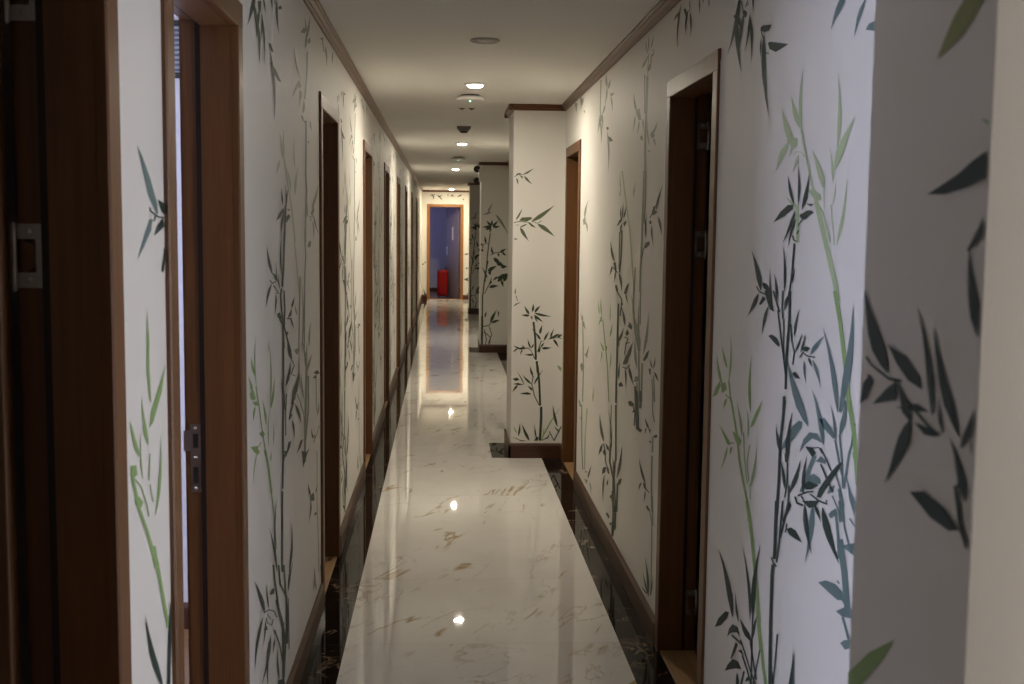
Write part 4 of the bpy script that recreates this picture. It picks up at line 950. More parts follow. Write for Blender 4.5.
def mix(nt, f, a, b):
    n = N(nt, 'ShaderNodeMix', data_type='RGBA')
    nt.links.new(f, n.inputs['Factor']) if not isinstance(f, float) else setattr(n.inputs['Factor'], 'default_value', f)
    for key, v in ((6, a), (7, b)):
        if isinstance(v, tuple): n.inputs[key].default_value = (*v, 1)
        else: nt.links.new(v, n.inputs[key])
    return n.outputs[2]

def bump(nt, b, h, strength, dist=.01):
    n = N(nt, 'ShaderNodeBump'); n.inputs['Strength'].default_value = strength; n.inputs['Distance'].default_value = dist
    nt.links.new(h, n.inputs['Height']); nt.links.new(n.outputs['Normal'], b.inputs['Normal'])

def wood(name, dark, light, rough=.32, scale=1.0, along='z', coat=.25):
    m, nt, b = newmat(name)
    sc = {'z': (22*scale, 22*scale, .9*scale), 'y': (22*scale, .9*scale, 22*scale), 'x': (.9*scale, 22*scale, 22*scale)}[along]
    v = coords(nt, sc)
    a = noise(nt, v, 2.0, 5, .6, .6); f = noise(nt, v, 9.0, 3, .5)
    k = math_(nt, 'ADD', math_(nt, 'MULTIPLY', a, .75), math_(nt, 'MULTIPLY', f, .25))
    nt.links.new(ramp(nt, k, [(.32, dark), (.68, light)]), b.inputs['Base Color'])
    b.inputs['Roughness'].default_value = rough; b.inputs['Coat Weight'].default_value = coat; b.inputs['Coat Roughness'].default_value = .25
    bump(nt, b, f, .08, .002)
    return m

def wallpaper(name, c):
    m, nt, b = newmat(name)
    v = coords(nt, (1, 1, 1)); w = coords(nt, (900, 900, 160))
    k = noise(nt, v, 3, 3); fine = noise(nt, w, 1, 1)
    c2 = tuple(x*.95 for x in c)
    nt.links.new(mix(nt, math_(nt, 'MULTIPLY', k, .6), c, c2), b.inputs['Base Color'])
    b.inputs['Roughness'].default_value = .55; b.inputs['Specular IOR Level'].default_value = .35
    bump(nt, b, fine, .12, .002)
    return m

def veins(nt, vec, scale, width, dist=1.6, detail=5):
    """thin branching lines: 1 on the line, 0 off it"""
    n = noise(nt, vec, scale, detail, .55, dist)
    d = math_(nt, 'ABSOLUTE', math_(nt, 'SUBTRACT', n, .5))
    return math_(nt, 'SUBTRACT', 1.0, math_(nt, 'DIVIDE', d, width), clamp=True)

def joint(nt, period, off, width):
    g = N(nt, 'ShaderNodeNewGeometry'); sx = N(nt, 'ShaderNodeSeparateXYZ'); nt.links.new(g.outputs['Position'], sx.inputs[0])
    f = math_(nt, 'FRACT', math_(nt, 'DIVIDE', math_(nt, 'SUBTRACT', sx.outputs['Y'], off-20*period), period))
    return math_(nt, 'LESS_THAN', math_(nt, 'MULTIPLY', f, period), width)

def white_marble():
    m, nt, b = newmat('polished_white_marble')
    # every 0.8 m slab shows its own piece of stone
    g = N(nt, 'ShaderNodeNewGeometry'); sx = N(nt, 'ShaderNodeSeparateXYZ'); nt.links.new(g.outputs['Position'], sx.inputs[0])
    slab = math_(nt, 'FLOOR', math_(nt, 'DIVIDE', math_(nt, 'ADD', sx.outputs['Y'], 16-4.18), .8))
    cb = N(nt, 'ShaderNodeCombineXYZ')
    nt.links.new(math_(nt, 'MULTIPLY', sx.outputs['X'], 1.0), cb.inputs[0]); nt.links.new(math_(nt, 'MULTIPLY', sx.outputs['Y'], .95), cb.inputs[1])
    nt.links.new(math_(nt, 'MULTIPLY', slab, 3.7), cb.inputs[2])
    rt = N(nt, 'ShaderNodeMapping'); rt.inputs['Rotation'].default_value = (0, 0, .42); nt.links.new(cb.outputs[0], rt.inputs['Vector'])
    vec = rt.outputs['Vector']
    cloud = noise(nt, vec, 2.2, 4, .55, .4)
    base = ramp(nt, cloud, [(.3, (.77, .745, .70)), (.7, (.85, .83, .79))])
    st = N(nt, 'ShaderNodeMapping'); st.inputs['Scale'].default_value = (2.0, .62, 1); nt.links.new(vec, st.inputs['Vector']); sv = st.outputs['Vector']
    patch = math_(nt, 'MULTIPLY', math_(nt, 'SUBTRACT', noise(nt, sv, 2.6, 2, .5), .49), 8.0, clamp=True)
    v1 = math_(nt, 'MULTIPLY', veins(nt, sv, 1.5, .010, .9, 5), patch)
    p2 = math_(nt, 'MULTIPLY', math_(nt, 'SUBTRACT', noise(nt, sv, 5.0, 2, .5), .55), 9.0, clamp=True)
    v2 = math_(nt, 'MULTIPLY', veins(nt, sv, 1.9, .022, .5, 3), p2)
    v3 = math_(nt, 'MULTIPLY', veins(nt, vec, 3.1, .006, .8, 4), math_(nt, 'MULTIPLY', math_(nt, 'SUBTRACT', cloud, .42), 5.0, clamp=True))
    c = mix(nt, math_(nt, 'MULTIPLY', v3, .3), base, (.40, .33, .25))
    c = mix(nt, math_(nt, 'MULTIPLY', v2, .9), c, (.40, .26, .07))
    c = mix(nt, math_(nt, 'MULTIPLY', v1, .55), c, (.35, .24, .12))
    c = mix(nt, math_(nt, 'MULTIPLY', joint(nt, .8, 4.18, .002), .5), c, (.35, .33, .30))
    nt.links.new(c, b.inputs['Base Color'])
    b.inputs['Roughness'].default_value = .018; b.inputs['IOR'].default_value = 1.5
    bump(nt, b, noise(nt, coords(nt, (5, 2.2, 1)), 1.0, 2, .4), .007, .01)
    return m

def black_marble():
    m, nt, b = newmat('polished_black_marble')
    vec = coords(nt, (1, 1, 1), (0, 0, .8))
    patch = math_(nt, 'MULTIPLY', math_(nt, 'SUBTRACT', noise(nt, vec, 7, 2), .5), 8.0, clamp=True)
    v1 = math_(nt, 'MULTIPLY', veins(nt, vec, 6.0, .025, 1.2, 6), patch)
    cloud = noise(nt, vec, 9, 5, .6)
    base = ramp(nt, cloud, [(.35, (.008, .006, .005)), (.75, (.022, .016, .013))])
    c = mix(nt, math_(nt, 'MULTIPLY', v1, .8), base, (.32, .24, .15))
    c = mix(nt, math_(nt, 'MULTIPLY', joint(nt, .8, 4.18, .004), .5), c, (.12, .11, .10))
    nt.links.new(c, b.inputs['Base Color'])
    b.inputs['Roughness'].default_value = .018; b.inputs['IOR'].default_value = 1.27
    bump(nt, b, noise(nt, coords(nt, (5, 2.2, 1)), 1.0, 2, .4), .007, .01)
    return m

M_paper = wallpaper('cream_wallpaper', (.74, .72, .675))
M_wood = wood('door_wood', (.095, .038, .0105), (.160, .066, .019), rough=.45, coat=.02)
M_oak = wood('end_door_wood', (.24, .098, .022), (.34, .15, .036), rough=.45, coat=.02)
M_leaf = wood('door_leaf_wood', (.080, .035, .012), (.125, .055, .019), rough=.45, coat=.02)
M_base = wood('baseboard_wood', (.060, .024, .010), (.100, .041, .017), along='y', rough=.38, coat=.02)
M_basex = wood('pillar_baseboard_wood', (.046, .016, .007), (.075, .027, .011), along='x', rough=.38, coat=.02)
M_corn = wood('cornice_wood', (.10, .038, .016), (.165, .065, .029), along='y', coat=.03)
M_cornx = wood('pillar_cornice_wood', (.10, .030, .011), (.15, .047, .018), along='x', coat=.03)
M_thresh = wood('threshold_wood', (.34, .20, .09), (.46, .29, .14), along='y', rough=.4)
M_rfloor = wood('room_floor_wood', (.16, .085, .04), (.24, .13, .06), along='x', rough=.4)
M_paint = plain('room_white_paint', (.58, .575, .59), .8)
M_ceil = plain('ceiling_white_paint', (.80, .785, .75), .75)
M_white = white_marble(); M_black = black_marble()
M_steel = plain('hinge_steel', (.40, .37, .34), .36, 1)
M_brass = plain('satin_nickel', (.6, .56, .5), .3, 1)
M_plastic = plain('white_plastic', (.75, .73, .70), .4)
M_greyp = plain('grey_plastic', (.16, .15, .13), .5)
M_ventp = plain('dull_vent_plastic', (.46, .44, .40), .6)
M_vent2 = plain('pale_vent_plastic', (.68, .66, .62), .6)
M_dark = plain('black_plastic', (.015, .015, .015), .5)
M_red = plain('red_suitcase_shell', (.19, .004, .005), .6, spec=.15)
M_redd = plain('dark_red_trim', (.10, .01, .01), .5)
M_seal = plain('brown_rubber_seal', (.02, .010, .006), .7)
M_rub = plain('black_rubber', (.02, .02, .02), .6)
M_caulk = plain('white_sealant', (.70, .69, .67), .6)
INK = {'D': (.024, .048, .041), 'G': (.12, .185, .185), 'L': (.24, .37, .14), 'M': (.25, .275, .22), 'K': (.42, .46, .30), 'O': (.10, .13, .075), 'V': (.40, .50, .29), 'Y': (.26, .29, .12), 'E': (.048, .066, .040), 'F': (.058, .074, .055)}
INKS = list('DGLMKOVYEF')
MURAL_MATS = [M_paper, M_paint] + [plain('mural_ink_'+n, INK[k], .55, spec=.3) for k, n in zip(INKS, ('dark_green', 'blue_green', 'leaf_green', 'grey_green', 'pale_green', 'olive_green', 'faded_green', 'olive_leaf_green', 'deep_olive', 'soft_dark_green'))]

LAMP = 840.0
M_lamp = lamp_mat('lit_warm_lens', (1.0, .895, .73), LAMP)
M_lampfar = lamp_mat('lit_warm_lens_far', (1.0, .86, .62), LAMP*1.5)
M_lampside = lamp_mat('lit_lens_rim', (1.0, .90, .74), 7.0)
M_led = lamp_mat('green_led', (.15, 1.0, .55), 3)
M_fillA = lamp_mat('added_dim_glow', (.92, .88, .84), FILL_A)
M_winB = lamp_mat('daylit_frosted_glass_two', (.66, .72, 1.0), WIN_B)
M_winR = lamp_mat('unseen_window_glow', (.94, .93, 1.0), WIN_R)
M_fillD = lamp_mat('added_warm_glow', (1.0, .92, .85), FILL_D)
M_winE = lamp_mat('blue_dusk_glass', (.36, .40, 1.0), WIN_E)

# ------------------------------------------------------------------ dimensions (metres; camera stands at x=0, y=0)
XL, XR, TH = -.486, .7865, .118
ZC, ZTOP = 2.2875, 2.325
YB, YE = -2.2, 25.16
DW, DH, CAS = .77, 2.04, .06
LEFT = [1.005, 2.075, 4.615, 7.08, 9.50, 12.02, 14.5, 17.1, 20.1]
RIGHT = [.08, 3.366, 6.80]
PILL = [(.947, 1.224), (7.69, 8.24), (14.36, 14.97), (20.9, 21.5)]
XP = .447

# ------------------------------------------------------------------ wall with printed bamboo
def clip(poly, axis, val, keep_greater):
    out = []
    for i, p in enumerate(poly):
        q = poly[(i+1) % len(poly)]
        ip = p[axis] >= val if keep_greater else p[axis] <= val
        iq = q[axis] >= val if keep_greater else q[axis] <= val
        if ip: out.append(p)
        if ip != iq:
            t = (val-p[axis])/(q[axis]-p[axis]); out.append((p[0]+t*(q[0]-p[0]), p[1]+t*(q[1]-p[1])))
    return out

def decals(mb, strokes, rects, place, du=0.0, minw=0.0):
    """strokes printed on the wall: polygons in wall coordinates, cut to the free rectangles of that wall"""
    for ci, (ink, q) in enumerate(strokes):
        poly = []
        for i in range(0, len(q), 2):
            p = (q[i]/1000+du, q[i+1]/1000)
            if not poly or abs(p[0]-poly[-1][0])+abs(p[1]-poly[-1][1]) > 1e-6: poly.append(p)
        if len(poly) < 3: continue
        us = [p[0] for p in poly]; zs = [p[1] for p in poly]
        if max(us)-min(us) + max(zs)-min(zs) < minw: continue
        lift = .0005 + (ci % 31)*.00002 + {'K': 0, 'M': .0001, 'V': .0001, 'Y': .0001, 'L': .0002, 'O': .0003, 'G': .0003, 'D': .0008, 'E': .0008, 'F': .0008}[ink]
        tris = None
        for (u0, u1, z0, z1) in rects:
            if max(us) < u0 or min(us) > u1 or max(zs) < z0 or min(zs) > z1: continue
            whole = min(us) >= u0 and max(us) <= u1 and min(zs) >= z0 and max(zs) <= z1
            if tris is None: tris = tessellate_polygon([[Vector((p[0], p[1], 0)) for p in poly]])
            if whole:
                vs = [mb.bm.verts.new(place(u, z, lift)) for u, z in poly]
                for t in tris:
                    f = mb.bm.faces.new([vs[i] for i in t]); f.material_index = 2+INKS.index(ink)
                continue
            for t in tris:
                r = [poly[i] for i in t]
                for a, v, g in ((0, u0, True), (0, u1, False), (1, z0, True), (1, z1, False)):
                    r = clip(r, a, v, g)
                    if len(r) < 3: break
                if len(r) < 3: continue
                f = mb.bm.faces.new([mb.bm.verts.new(place(u, z, lift)) for u, z in r]); f.material_index = 2+INKS.index(ink)

def free_rects(doors, y0, y1, holes=()):
    rects = []; y = y0
    for d in doors:
        rects.append((y, d, .1, ZC)); rects.append((d, d+DW, DH, ZC)); y = d+DW
    rects.append((y, y1, .1, ZC))
    return rects

def side_wall(name, x, sgn, doors, y0, y1, label, window=None):
    """solid wall with door openings; sgn = direction away from the corridor"""
    mb = MB(); xo = x+sgn*TH
    segs = []; y = y0
    for d in doors:
        segs.append((y, d+.03, 0, ZTOP)); segs.append((d+.03, d+DW-.03, DH-.03, ZTOP)); y = d+DW-.03
    segs.append((y, y1, 0, ZTOP))
    if window:
        (wa, wb, za, zb) = window; new = []
        for s in segs:
            if s[0] < wa and s[1] > wb and s[2] == 0:
                new += [(s[0], wa, 0, ZTOP), (wb, s[1], 0, ZTOP), (wa, wb, 0, za), (wa, wb, zb, ZTOP)]
            else: new.append(s)
        segs = new
    for a, b, c, d in segs:
        fs = mb.box((x, a, c), (xo, b, d))
        for f in fs:
            if abs(f.calc_center_median().x-xo) < 1e-4: f.material_index = 1
    return mb

wl = side_wall('wall_left', XL, -1, LEFT, YB, YE, '')
placeL = lambda u, z, l: (XL+l, u, z)
rl = free_rects(LEFT, YB, YE)
decals(wl, MURAL['LS'], [r for r in rl if r[0] < 2.5 and r[1] > 1.7], placeL)
decals(wl, MURAL['LA'], [r for r in rl if 2.7 < r[1] and r[0] < 5.37 and r[1] < 5.4], placeL)
for k in range(8):
    y0 = LEFT[2+k]+DW if 2+k < len(LEFT) else 99
    if y0 > 25: break
    y1 = LEFT[3+k]+DW if 3+k < len(LEFT) else YE
    decals(wl, MURAL['LA'], [r for r in rl if r[0] >= y0-.01 and r[1] <= y1+.01], placeL, du=y0-5.36+2.2, minw=.03 if k > 1 else 0)
o = wl.build('wall_left', MURAL_MATS, recalc=False)
tag(o, 'long cream left corridor wall papered with green bamboo, pierced by a row of doorways', 'wall', kind='structure')

WR = (1.73, 2.08, .35, 2.0)
wr = side_wall('wall_right', XR, 1, RIGHT, YB, YE, '', WR)
placeR = lambda u, z, l: (XR-l, u, z)
rr = free_rects(RIGHT, YB, YE)
decals(wr, MURAL['RA'], [(2.09, 3.366, .1, ZC), (3.366, 3.366+DW, DH, ZC)], placeR)
decals(wr, MURAL['RB'], [r for r in rr if r[0] > 3.3 and r[0] < 7.6], placeR)
for k in range(1, 7):
    decals(wr, MURAL['RB'], [(max(7.7, 4.05+2.55*k), 4.05+2.55*(k+1), .1, ZC)], placeR, du=2.55*k, minw=.04)
o = wr.build('wall_right', MURAL_MATS, recalc=False)
tag(o, 'cream right corridor wall papered with bamboo, with brown doorways and jutting pillars', 'wall', kind='structure')

# end wall with its doorway, and the wall behind the camera
EX0, EX1, EDH = -.372, .405, 2.03
me = MB()
for a, b in (((XL-TH, YE, 0), (EX0+.03, YE+TH, ZTOP)), ((EX1-.03, YE, 0), (XR+TH, YE+TH, ZTOP)), ((EX0+.03, YE, EDH-.03), (EX1-.03, YE+TH, ZTOP))):
    for f in me.box(a, b):
        if abs(f.calc_center_median().y-YE-TH) < 1e-4: f.material_index = 1
decals(me, MURAL['EW'], [(XL, EX0, .1, ZC), (EX1, XR, .1, ZC), (EX0, EX1, EDH, ZC)], lambda u, z, l: (u, YE-l, z))
tag(me.build('wall_end', MURAL_MATS, recalc=False), 'far end wall of the corridor around the blue-lit doorway', 'wall', kind='structure')
mbk = MB(); mbk.box((-3.4, YB-TH, 0), (3.4, YB, ZTOP))
tag(mbk.build('wall_back', [M_paper]), 'plain wall closing the corridor behind the viewer', 'wall', kind='structure')

# rooms behind the doors
def paint_wall(name, a, b, label):
    m = MB(); m.box(a, b); tag(m.build(name, [M_paint]), label, 'wall', kind='structure')
paint_wall('wall_outer_left', (-3.4, YB, 0), (-3.27, YE+3.2, ZTOP), 'outer white wall of the rooms on the left')
paint_wall('wall_outer_right', (3.27, YB, 0), (3.4, YE+3.2, ZTOP), 'outer white wall of the rooms on the right')
LI, RI = XL-TH, XR+TH
PARTS_L = [1.86, 4.38, 6.4]; PARTS_R = [1.28, 2.6, 6.2]
for i, y in enumerate(PARTS_L): paint_wall('wall_partition_left_%d' % (i+1), (-3.27, y, 0), (LI, y+.08, ZTOP), 'white partition between left rooms, %s' % ('beside the open door leaf', 'seen through the second doorway', 'beyond the third doorway')[i])
for i, y in enumerate(PARTS_R): paint_wall('wall_partition_right_%d' % (i+1), (RI, y, 0), (3.27, y+.08, ZTOP), 'white partition between right rooms, %s' % ('behind the near pillar', 'before the right doorway', 'beyond the right doorway')[i])
YR = 28.1
for nm, a, b, lb in (('wall_room_back', (-1.4, YR, 0), (1.4, YR+.08, ZTOP), 'blue-lit back wall of the room at the corridor end'),
                     ('wall_room_left', (-1.48, YE+TH, 0), (-1.4, YR+.08, ZTOP), 'left wall of the room at the corridor end'),
                     ('wall_room_right', (1.4, YE+TH, 0), (1.48, YR+.08, ZTOP), 'right wall of the room at the corridor end')):
    paint_wall(nm, a, b, lb)
# close the end-room corners
paint_wall('wall_room_front_left', (-1.4, YE+.02, 0), (XL-TH-.001, YE+TH, ZTOP), 'front wall of the end room left of its corridor')
paint_wall('wall_room_front_right', (XR+TH+.001, YE+.02, 0), (1.4, YE+TH, ZTOP), 'front wall of the end room right of its corridor')

# floor: polished white field, black border strips, plank floors in the rooms
fl = MB()
def quad(x0, x1, y0, y1, mi, z=0): fl.face([(x0, y0, z), (x1, y0, z), (x1, y1, z), (x0, y1, z)], mi)
BL, BR = -.3533, .6552
quad(XL, BL, YB, YE, 1); quad(BR, XR, YB, YE, 1)
xs = BL; ys = YB
for (a, b) in PILL:
    quad(BL, BR, ys, a, 0); quad(BL, XP-.123, a, b, 0); quad(XP-.123, BR, a, b, 1); ys = b
quad(BL, BR, ys, YE, 0)
quad(-3.4, XL, YB, YE+TH, 2); quad(XR, 3.4, YB, YE+TH, 2); quad(XL, XR, YE, YE+TH, 2)
quad(-3.4, 3.4, YE+TH, YR+.1, 2)
o = fl.build('floor', [M_white, M_black, M_rfloor], recalc=False)
tag(o, 'polished white marble corridor floor with black marble border strips', 'floor', kind='structure')
cm = MB(); cm.box((-3.4, YB-TH, ZTOP), (3.4, YR+.1, ZTOP+.05))
tag(cm.build('ceiling', [M_ceil]), 'plain off-white corridor ceiling', 'ceiling', kind='structure')

# pillars on the right wall
PL = [('nearest the camera, at the right edge of the picture', 'P0'), ('first one ahead, beside the second right doorway', 'P1'), ('second one ahead, carrying the dark lamp heads', 'P2'), ('farthest and darkest, near the corridor end', None)]
for i, ((a, b), (where, key)) in enumerate(zip(PILL, PL)):
    m = MB(); m.box((XP, a, 0), (XR, b, ZTOP))
    if key == 'P0': decals(m, MURAL['P0'], [(a+.004, b, .1, ZC)], lambda u, z, l: (XP-l, u, z))
    if key in ('P1', 'P2'): decals(m, MURAL[key], [(XP, XR, .1, ZC)], lambda u, z, l, a=a: (u, a-l, z))
    if key is None: decals(m, MURAL['P2'], [(XP, XR, .1, ZC)], lambda u, z, l, a=a: (u, a-l, z), du=.0)
    tag(m.build('wall_pillar_%d' % (i+1), MURAL_MATS, recalc=False), 'bamboo papered wall pillar jutting from the right wall, '+where, 'pillar', kind='structure')

# cornice and baseboard profiles
CP = [(0, ZC), (.010, ZC), (.014, ZC+.004), (.014, ZC+.012), (.020, ZC+.014), (.026, ZC+.020), (.026, ZC+.027), (.034, ZC+.030), (.034, ZTOP), (0, ZTOP)]
BP = [(0, 0), (.013, 0), (.013, .082), (.009, .092), (.004, .1), (0, .1)]
def run_y(prof, x, sgn, a, b, mb): mb.prism([(x+sgn*p[0], p[1]) for p in prof], 'y', a, b)
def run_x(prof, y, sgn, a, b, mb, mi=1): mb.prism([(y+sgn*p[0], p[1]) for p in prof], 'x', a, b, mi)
c = MB()
seams = [YB, 1.2, 4.78, 8.1, 11.6, 15.1, 18.6, 22, YE]
for a, b in zip(seams, seams[1:]): run_y(CP, XL, 1, a+.0012, b-.0012, c)
tag(c.build('trim_1', [M_corn, M_cornx]), 'brown moulded wooden cornice along the top of the left wall', 'cornice', kind='structure')
c = MB(); edges = [YB]+[v for p in PILL for v in p]+[YE]
for a, b in zip(edges[::2], edges[1::2]): run_y(CP, XR, -1, a, b, c)
for a, b in PILL:
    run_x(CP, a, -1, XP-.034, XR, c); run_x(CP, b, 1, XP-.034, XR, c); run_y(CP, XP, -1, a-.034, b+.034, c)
tag(c.build('trim_2', [M_corn, M_cornx]), 'brown wooden cornice along the right wall and around its pillars', 'cornice', kind='structure')
c = MB(); run_x(CP, YE, -1, XL, XR, c)
tag(c.build('trim_3', [M_corn, M_cornx]), 'brown wooden cornice across the far end wall', 'cornice', kind='structure')
b_ = MB(); y = YB
for d in LEFT+[YE]: run_y(BP, XL, 1, y, d, b_); y = d+DW
tag(b_.build('baseboard_left', [M_base, M_basex]), 'brown wooden baseboard along the left wall between the doorways', 'baseboard', kind='structure')
b_ = MB()
spans = []; cuts = sorted([(d, d+DW) for d in RIGHT]+PILL); y = YB
for a, b in cuts: spans.append((y, a)); y = b
spans.append((y, YE))
for a, b in spans:
    if b > a: run_y(BP, XR, -1, a, b, b_)
for a, b in PILL:
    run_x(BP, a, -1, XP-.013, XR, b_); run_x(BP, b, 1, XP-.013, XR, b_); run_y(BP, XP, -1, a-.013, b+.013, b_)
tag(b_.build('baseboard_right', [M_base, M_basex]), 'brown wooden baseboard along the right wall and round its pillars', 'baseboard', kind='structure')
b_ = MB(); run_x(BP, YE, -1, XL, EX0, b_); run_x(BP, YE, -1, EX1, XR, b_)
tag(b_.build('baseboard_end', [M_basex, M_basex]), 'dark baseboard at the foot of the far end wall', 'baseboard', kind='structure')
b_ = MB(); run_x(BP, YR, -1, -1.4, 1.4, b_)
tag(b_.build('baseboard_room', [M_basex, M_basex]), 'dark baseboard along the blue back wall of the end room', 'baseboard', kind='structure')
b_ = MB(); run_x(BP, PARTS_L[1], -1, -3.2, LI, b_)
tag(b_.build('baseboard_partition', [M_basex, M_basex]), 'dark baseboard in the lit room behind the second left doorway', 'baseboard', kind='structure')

# ------------------------------------------------------------------ doors
def hinge(parent, x, y, z, sx, face=-1):
    """steel butterfly hinge on a jamb face (the plate lies in the plane y, reaching from x towards the corridor)"""
    h, w, t = .092, .045, .003
    m = MB()
    yy = (y, y+face*t)
    # C shaped outer plate (toward the corridor from the knuckle)
    m.box((x, yy[0], z), (x-sx*w, yy[1], z+.022)); m.box((x, yy[0], z+h-.022), (x-sx*w, yy[1], z+h))
    m.box((x-sx*(w-.014), yy[0], z+.022), (x-sx*w, yy[1], z+h-.022))
    # curved fillets inside the C
    for zc, s in ((z+.022, 1), (z+h-.022, -1)):
        for k in range(5):
            m.box((x-sx*(w-.014-.004*k), yy[0], zc), (x-sx*(w-.018-.004*k+.004), yy[1], zc+s*(.010-.002*k)))
    o = m.build('hinge', [M_steel], parent)
    k = MB(); k.tube([(x, y+face*.004, z-.002), (x, y+face*.004, z+h+.002)], .0052, 12)
    k.lathe([(0, -.004), (.004, -.002), (.0052, 0)], 12, (x, y+face*.004, z-.002))
    k.build('knuckle', [M_steel], o)
    i = MB(); i.box((x, yy[0], z+.014), (x+sx*.018, yy[1], z+h-.014)); i.build('inner_plate', [M_steel], o)
    for (dx, dz) in ((-.022, .011), (-.022, h-.011), (-.045, .030), (-.045, h-.030), (.011, .022), (.011, h-.022)):
        s = MB(); s.lathe([(0, 0), (.0042, 0), (.0036, face*.0016), (0, face*.0022)], 12, (x+sx*dx, y+face*t, z+dz), axis='y')
        s.build('screw', [M_brass], o)
    return o

def door(n, x, sgn, y, label, leaf=None, hinges=False, strike=False, sealant=False):
    """doorway in a side wall: x wall plane, sgn away from the corridor, y near outer edge of its casing"""
    root = empty('door_%d' % n, (x, y+DW/2, 0))
    tag(root, label, 'door', kind='structure')
    px, py = x, y+DW/2
    L = lambda X, Y, Z: (X-px, Y-py, Z)
    m = MB()
    P = .010                                           # casing stands proud of the wall
    a, b = y, y+DW; ia, ib = a+CAS, b-CAS
    # casing with a stepped profile: outer board and a raised inner bead
    def jam(yo, yi, d):
        s = 1 if yi > yo else -1
        prof = [(x, yo), (x-sgn*P*.7, yo), (x-sgn*P, yo+s*.003), (x-sgn*P, yi-s*.003), (x-sgn*P*.7, yi), (x+sgn*.009, yi), (x+sgn*.009, yo+s*.03), (x, yo+s*.03)]
        m.prism([(p[0]-px, p[1]-py) for p in prof], 'z', 0, DH-CAS if d else DH)
    jam(a, ia, 1); jam(b, ib, 1)
    head = [(x, DH), (x-sgn*P*.7, DH), (x-sgn*P, DH-.003), (x-sgn*P, DH-CAS+.003), (x-sgn*P*.7, DH-CAS), (x+sgn*.009, DH-CAS), (x+sgn*.009, DH-.03), (x, DH-.03)]
    m.prism([(p[0]-px, p[1]) for p in head], 'y', a-py, b-py)
    # lining with a door stop: thick towards the corridor, rebated towards the room
    x0, x1, x2 = x+sgn*.009, x+sgn*.078, x+sgn*(TH+.004)
    for yo, s in ((ia, 1), (ib, -1)):
        m.box(L(x0, yo-s*.030, 0), L(x1, yo+s*.0015, DH-CAS-.0015)); m.box(L(x1, yo-s*.030, 0), L(x2, yo-s*.012, DH-CAS+.012))
    m.box(L(x0, ia-.030, DH-CAS-.0015), L(x1, ib+.030, DH-.03)); m.box(L(x1, ia-.030, DH-CAS+.012), L(x2, ib+.030, DH-.03))
    # casing on the room side
    m.box(L(x2, a, 0), L(x2+sgn*.008, ia-.02, DH)); m.box(L(x2, ib+.02, 0), L(x2+sgn*.008, b, DH)); m.box(L(x2, ia-.02, DH-CAS+.02), L(x2+sgn*.008, ib+.02, DH))
    m.build('door_frame', [M_wood], root)
    q = MB()
    for yo, s in ((ia, 1), (ib, -1)): q.box(L(x1, yo-s*.012, .006), L(x1+sgn*.013, yo-s*.006, DH-CAS+.006))
    q.box(L(x1, ia-.006, DH-CAS+.006), L(x1+sgn*.013, ib+.006, DH-CAS+.012)); q.build('door_seal', [M_seal], root)
    t = MB(); t.box(L(x+sgn*.002, ia+.0005, .0005), L(x2, ib-.0005, .006)); t.build('threshold', [M_thresh], root)
    th = .038
    lf = MB()
    if leaf == 'open':
        X0, X1 = x2+sgn*.016, x2+sgn*(.016+.62); Y0 = ib+.010
        lf.box(L(X0, Y0-th, .012), L(X1, Y0, DH-CAS), bevel=.003)
        for z0, z1 in ((.2, .85), (1.05, 1.8)): lf.box(L(X0+sgn*.1, Y0-th-.006, z0), L(X1-sgn*.1, Y0-th+.002, z1), bevel=.004)
    elif leaf == 'open_near':
        X0, X1 = x2+sgn*.016, x2+sgn*(.016+.62); Y0 = ia-.010
        lf.box(L(X0, Y0, .012), L(X1, Y0+th, DH-CAS), bevel=.003)
        for z0, z1 in ((.2, .85), (1.05, 1.8)): lf.box(L(X0+sgn*.1, Y0+th-.002, z0), L(X1-sgn*.1, Y0+th+.006, z1), bevel=.004)
    else:
        X0 = x1+sgn*.004; X1 = X0+sgn*th
        lf.box(L(X0, ia-.008, .012), L(X1, ib+.008, DH-CAS+.008), bevel=.003)
        for z0, z1 in ((.2, .85), (1.05, 1.8)): lf.box(L(X0-sgn*.004, ia+.1, z0), L(X0+sgn*.004, ib-.1, z1), bevel=.003)
    lo = lf.build('door_leaf', [M_leaf], root)
    if leaf is None:
        h = MB(); yh = ia+.05; s = 1
        h.lathe([(0, 0), (.026, 0), (.026, .006), (0, .008)], 20, L(X0-sgn*.008, yh, 1.02), axis='x') if sgn < 0 else h.lathe([(0, 0), (.026, 0), (.026, -.006), (0, -.008)], 20, L(X0, yh, 1.02), axis='x')
        h.tube([L(X0, yh, 1.02), L(X0-sgn*.045, yh, 1.02), L(X0-sgn*.05, yh+s*.02, 1.02), L(X0-sgn*.05, yh+s*.11, 1.02)], .008)
        h.build('door_handle', [M_brass], lo)
    if hinges:
        for z in (.135, 1.428, 1.805): hinge(root, x2+sgn*.009-px, ib+.012-.0005-py, z, sgn)
    if strike:
        s = MB(); xs_, z = x1+sgn*.014, .884
        yy = ib+.0125
        s.box(L(xs_, yy, z), L(xs_+sgn*.024, yy-.002, z+.165)); s.box(L(xs_+sgn*.024, yy, z+.10), L(xs_+sgn*.040, yy-.003, z+.15))
        so = s.build('strike_plate', [M_steel], root)
        for z0, z1 in ((.022, .062), (.108, .142)):
            k = MB(); k.box(L(xs_+sgn*.006, yy-.0018, z+z0), L(xs_+sgn*.018, yy-.0026, z+z1)); k.build('latch_hole', [M_dark], so)
        for z0 in (.010, .085, .156):
            k = MB(); k.lathe([(0, 0), (.004, 0), (.0034, -.0016), (0, -.002)], 12, L(xs_+sgn*.012, yy-.002, z+z0), axis='y'); k.build('screw', [M_brass], so)
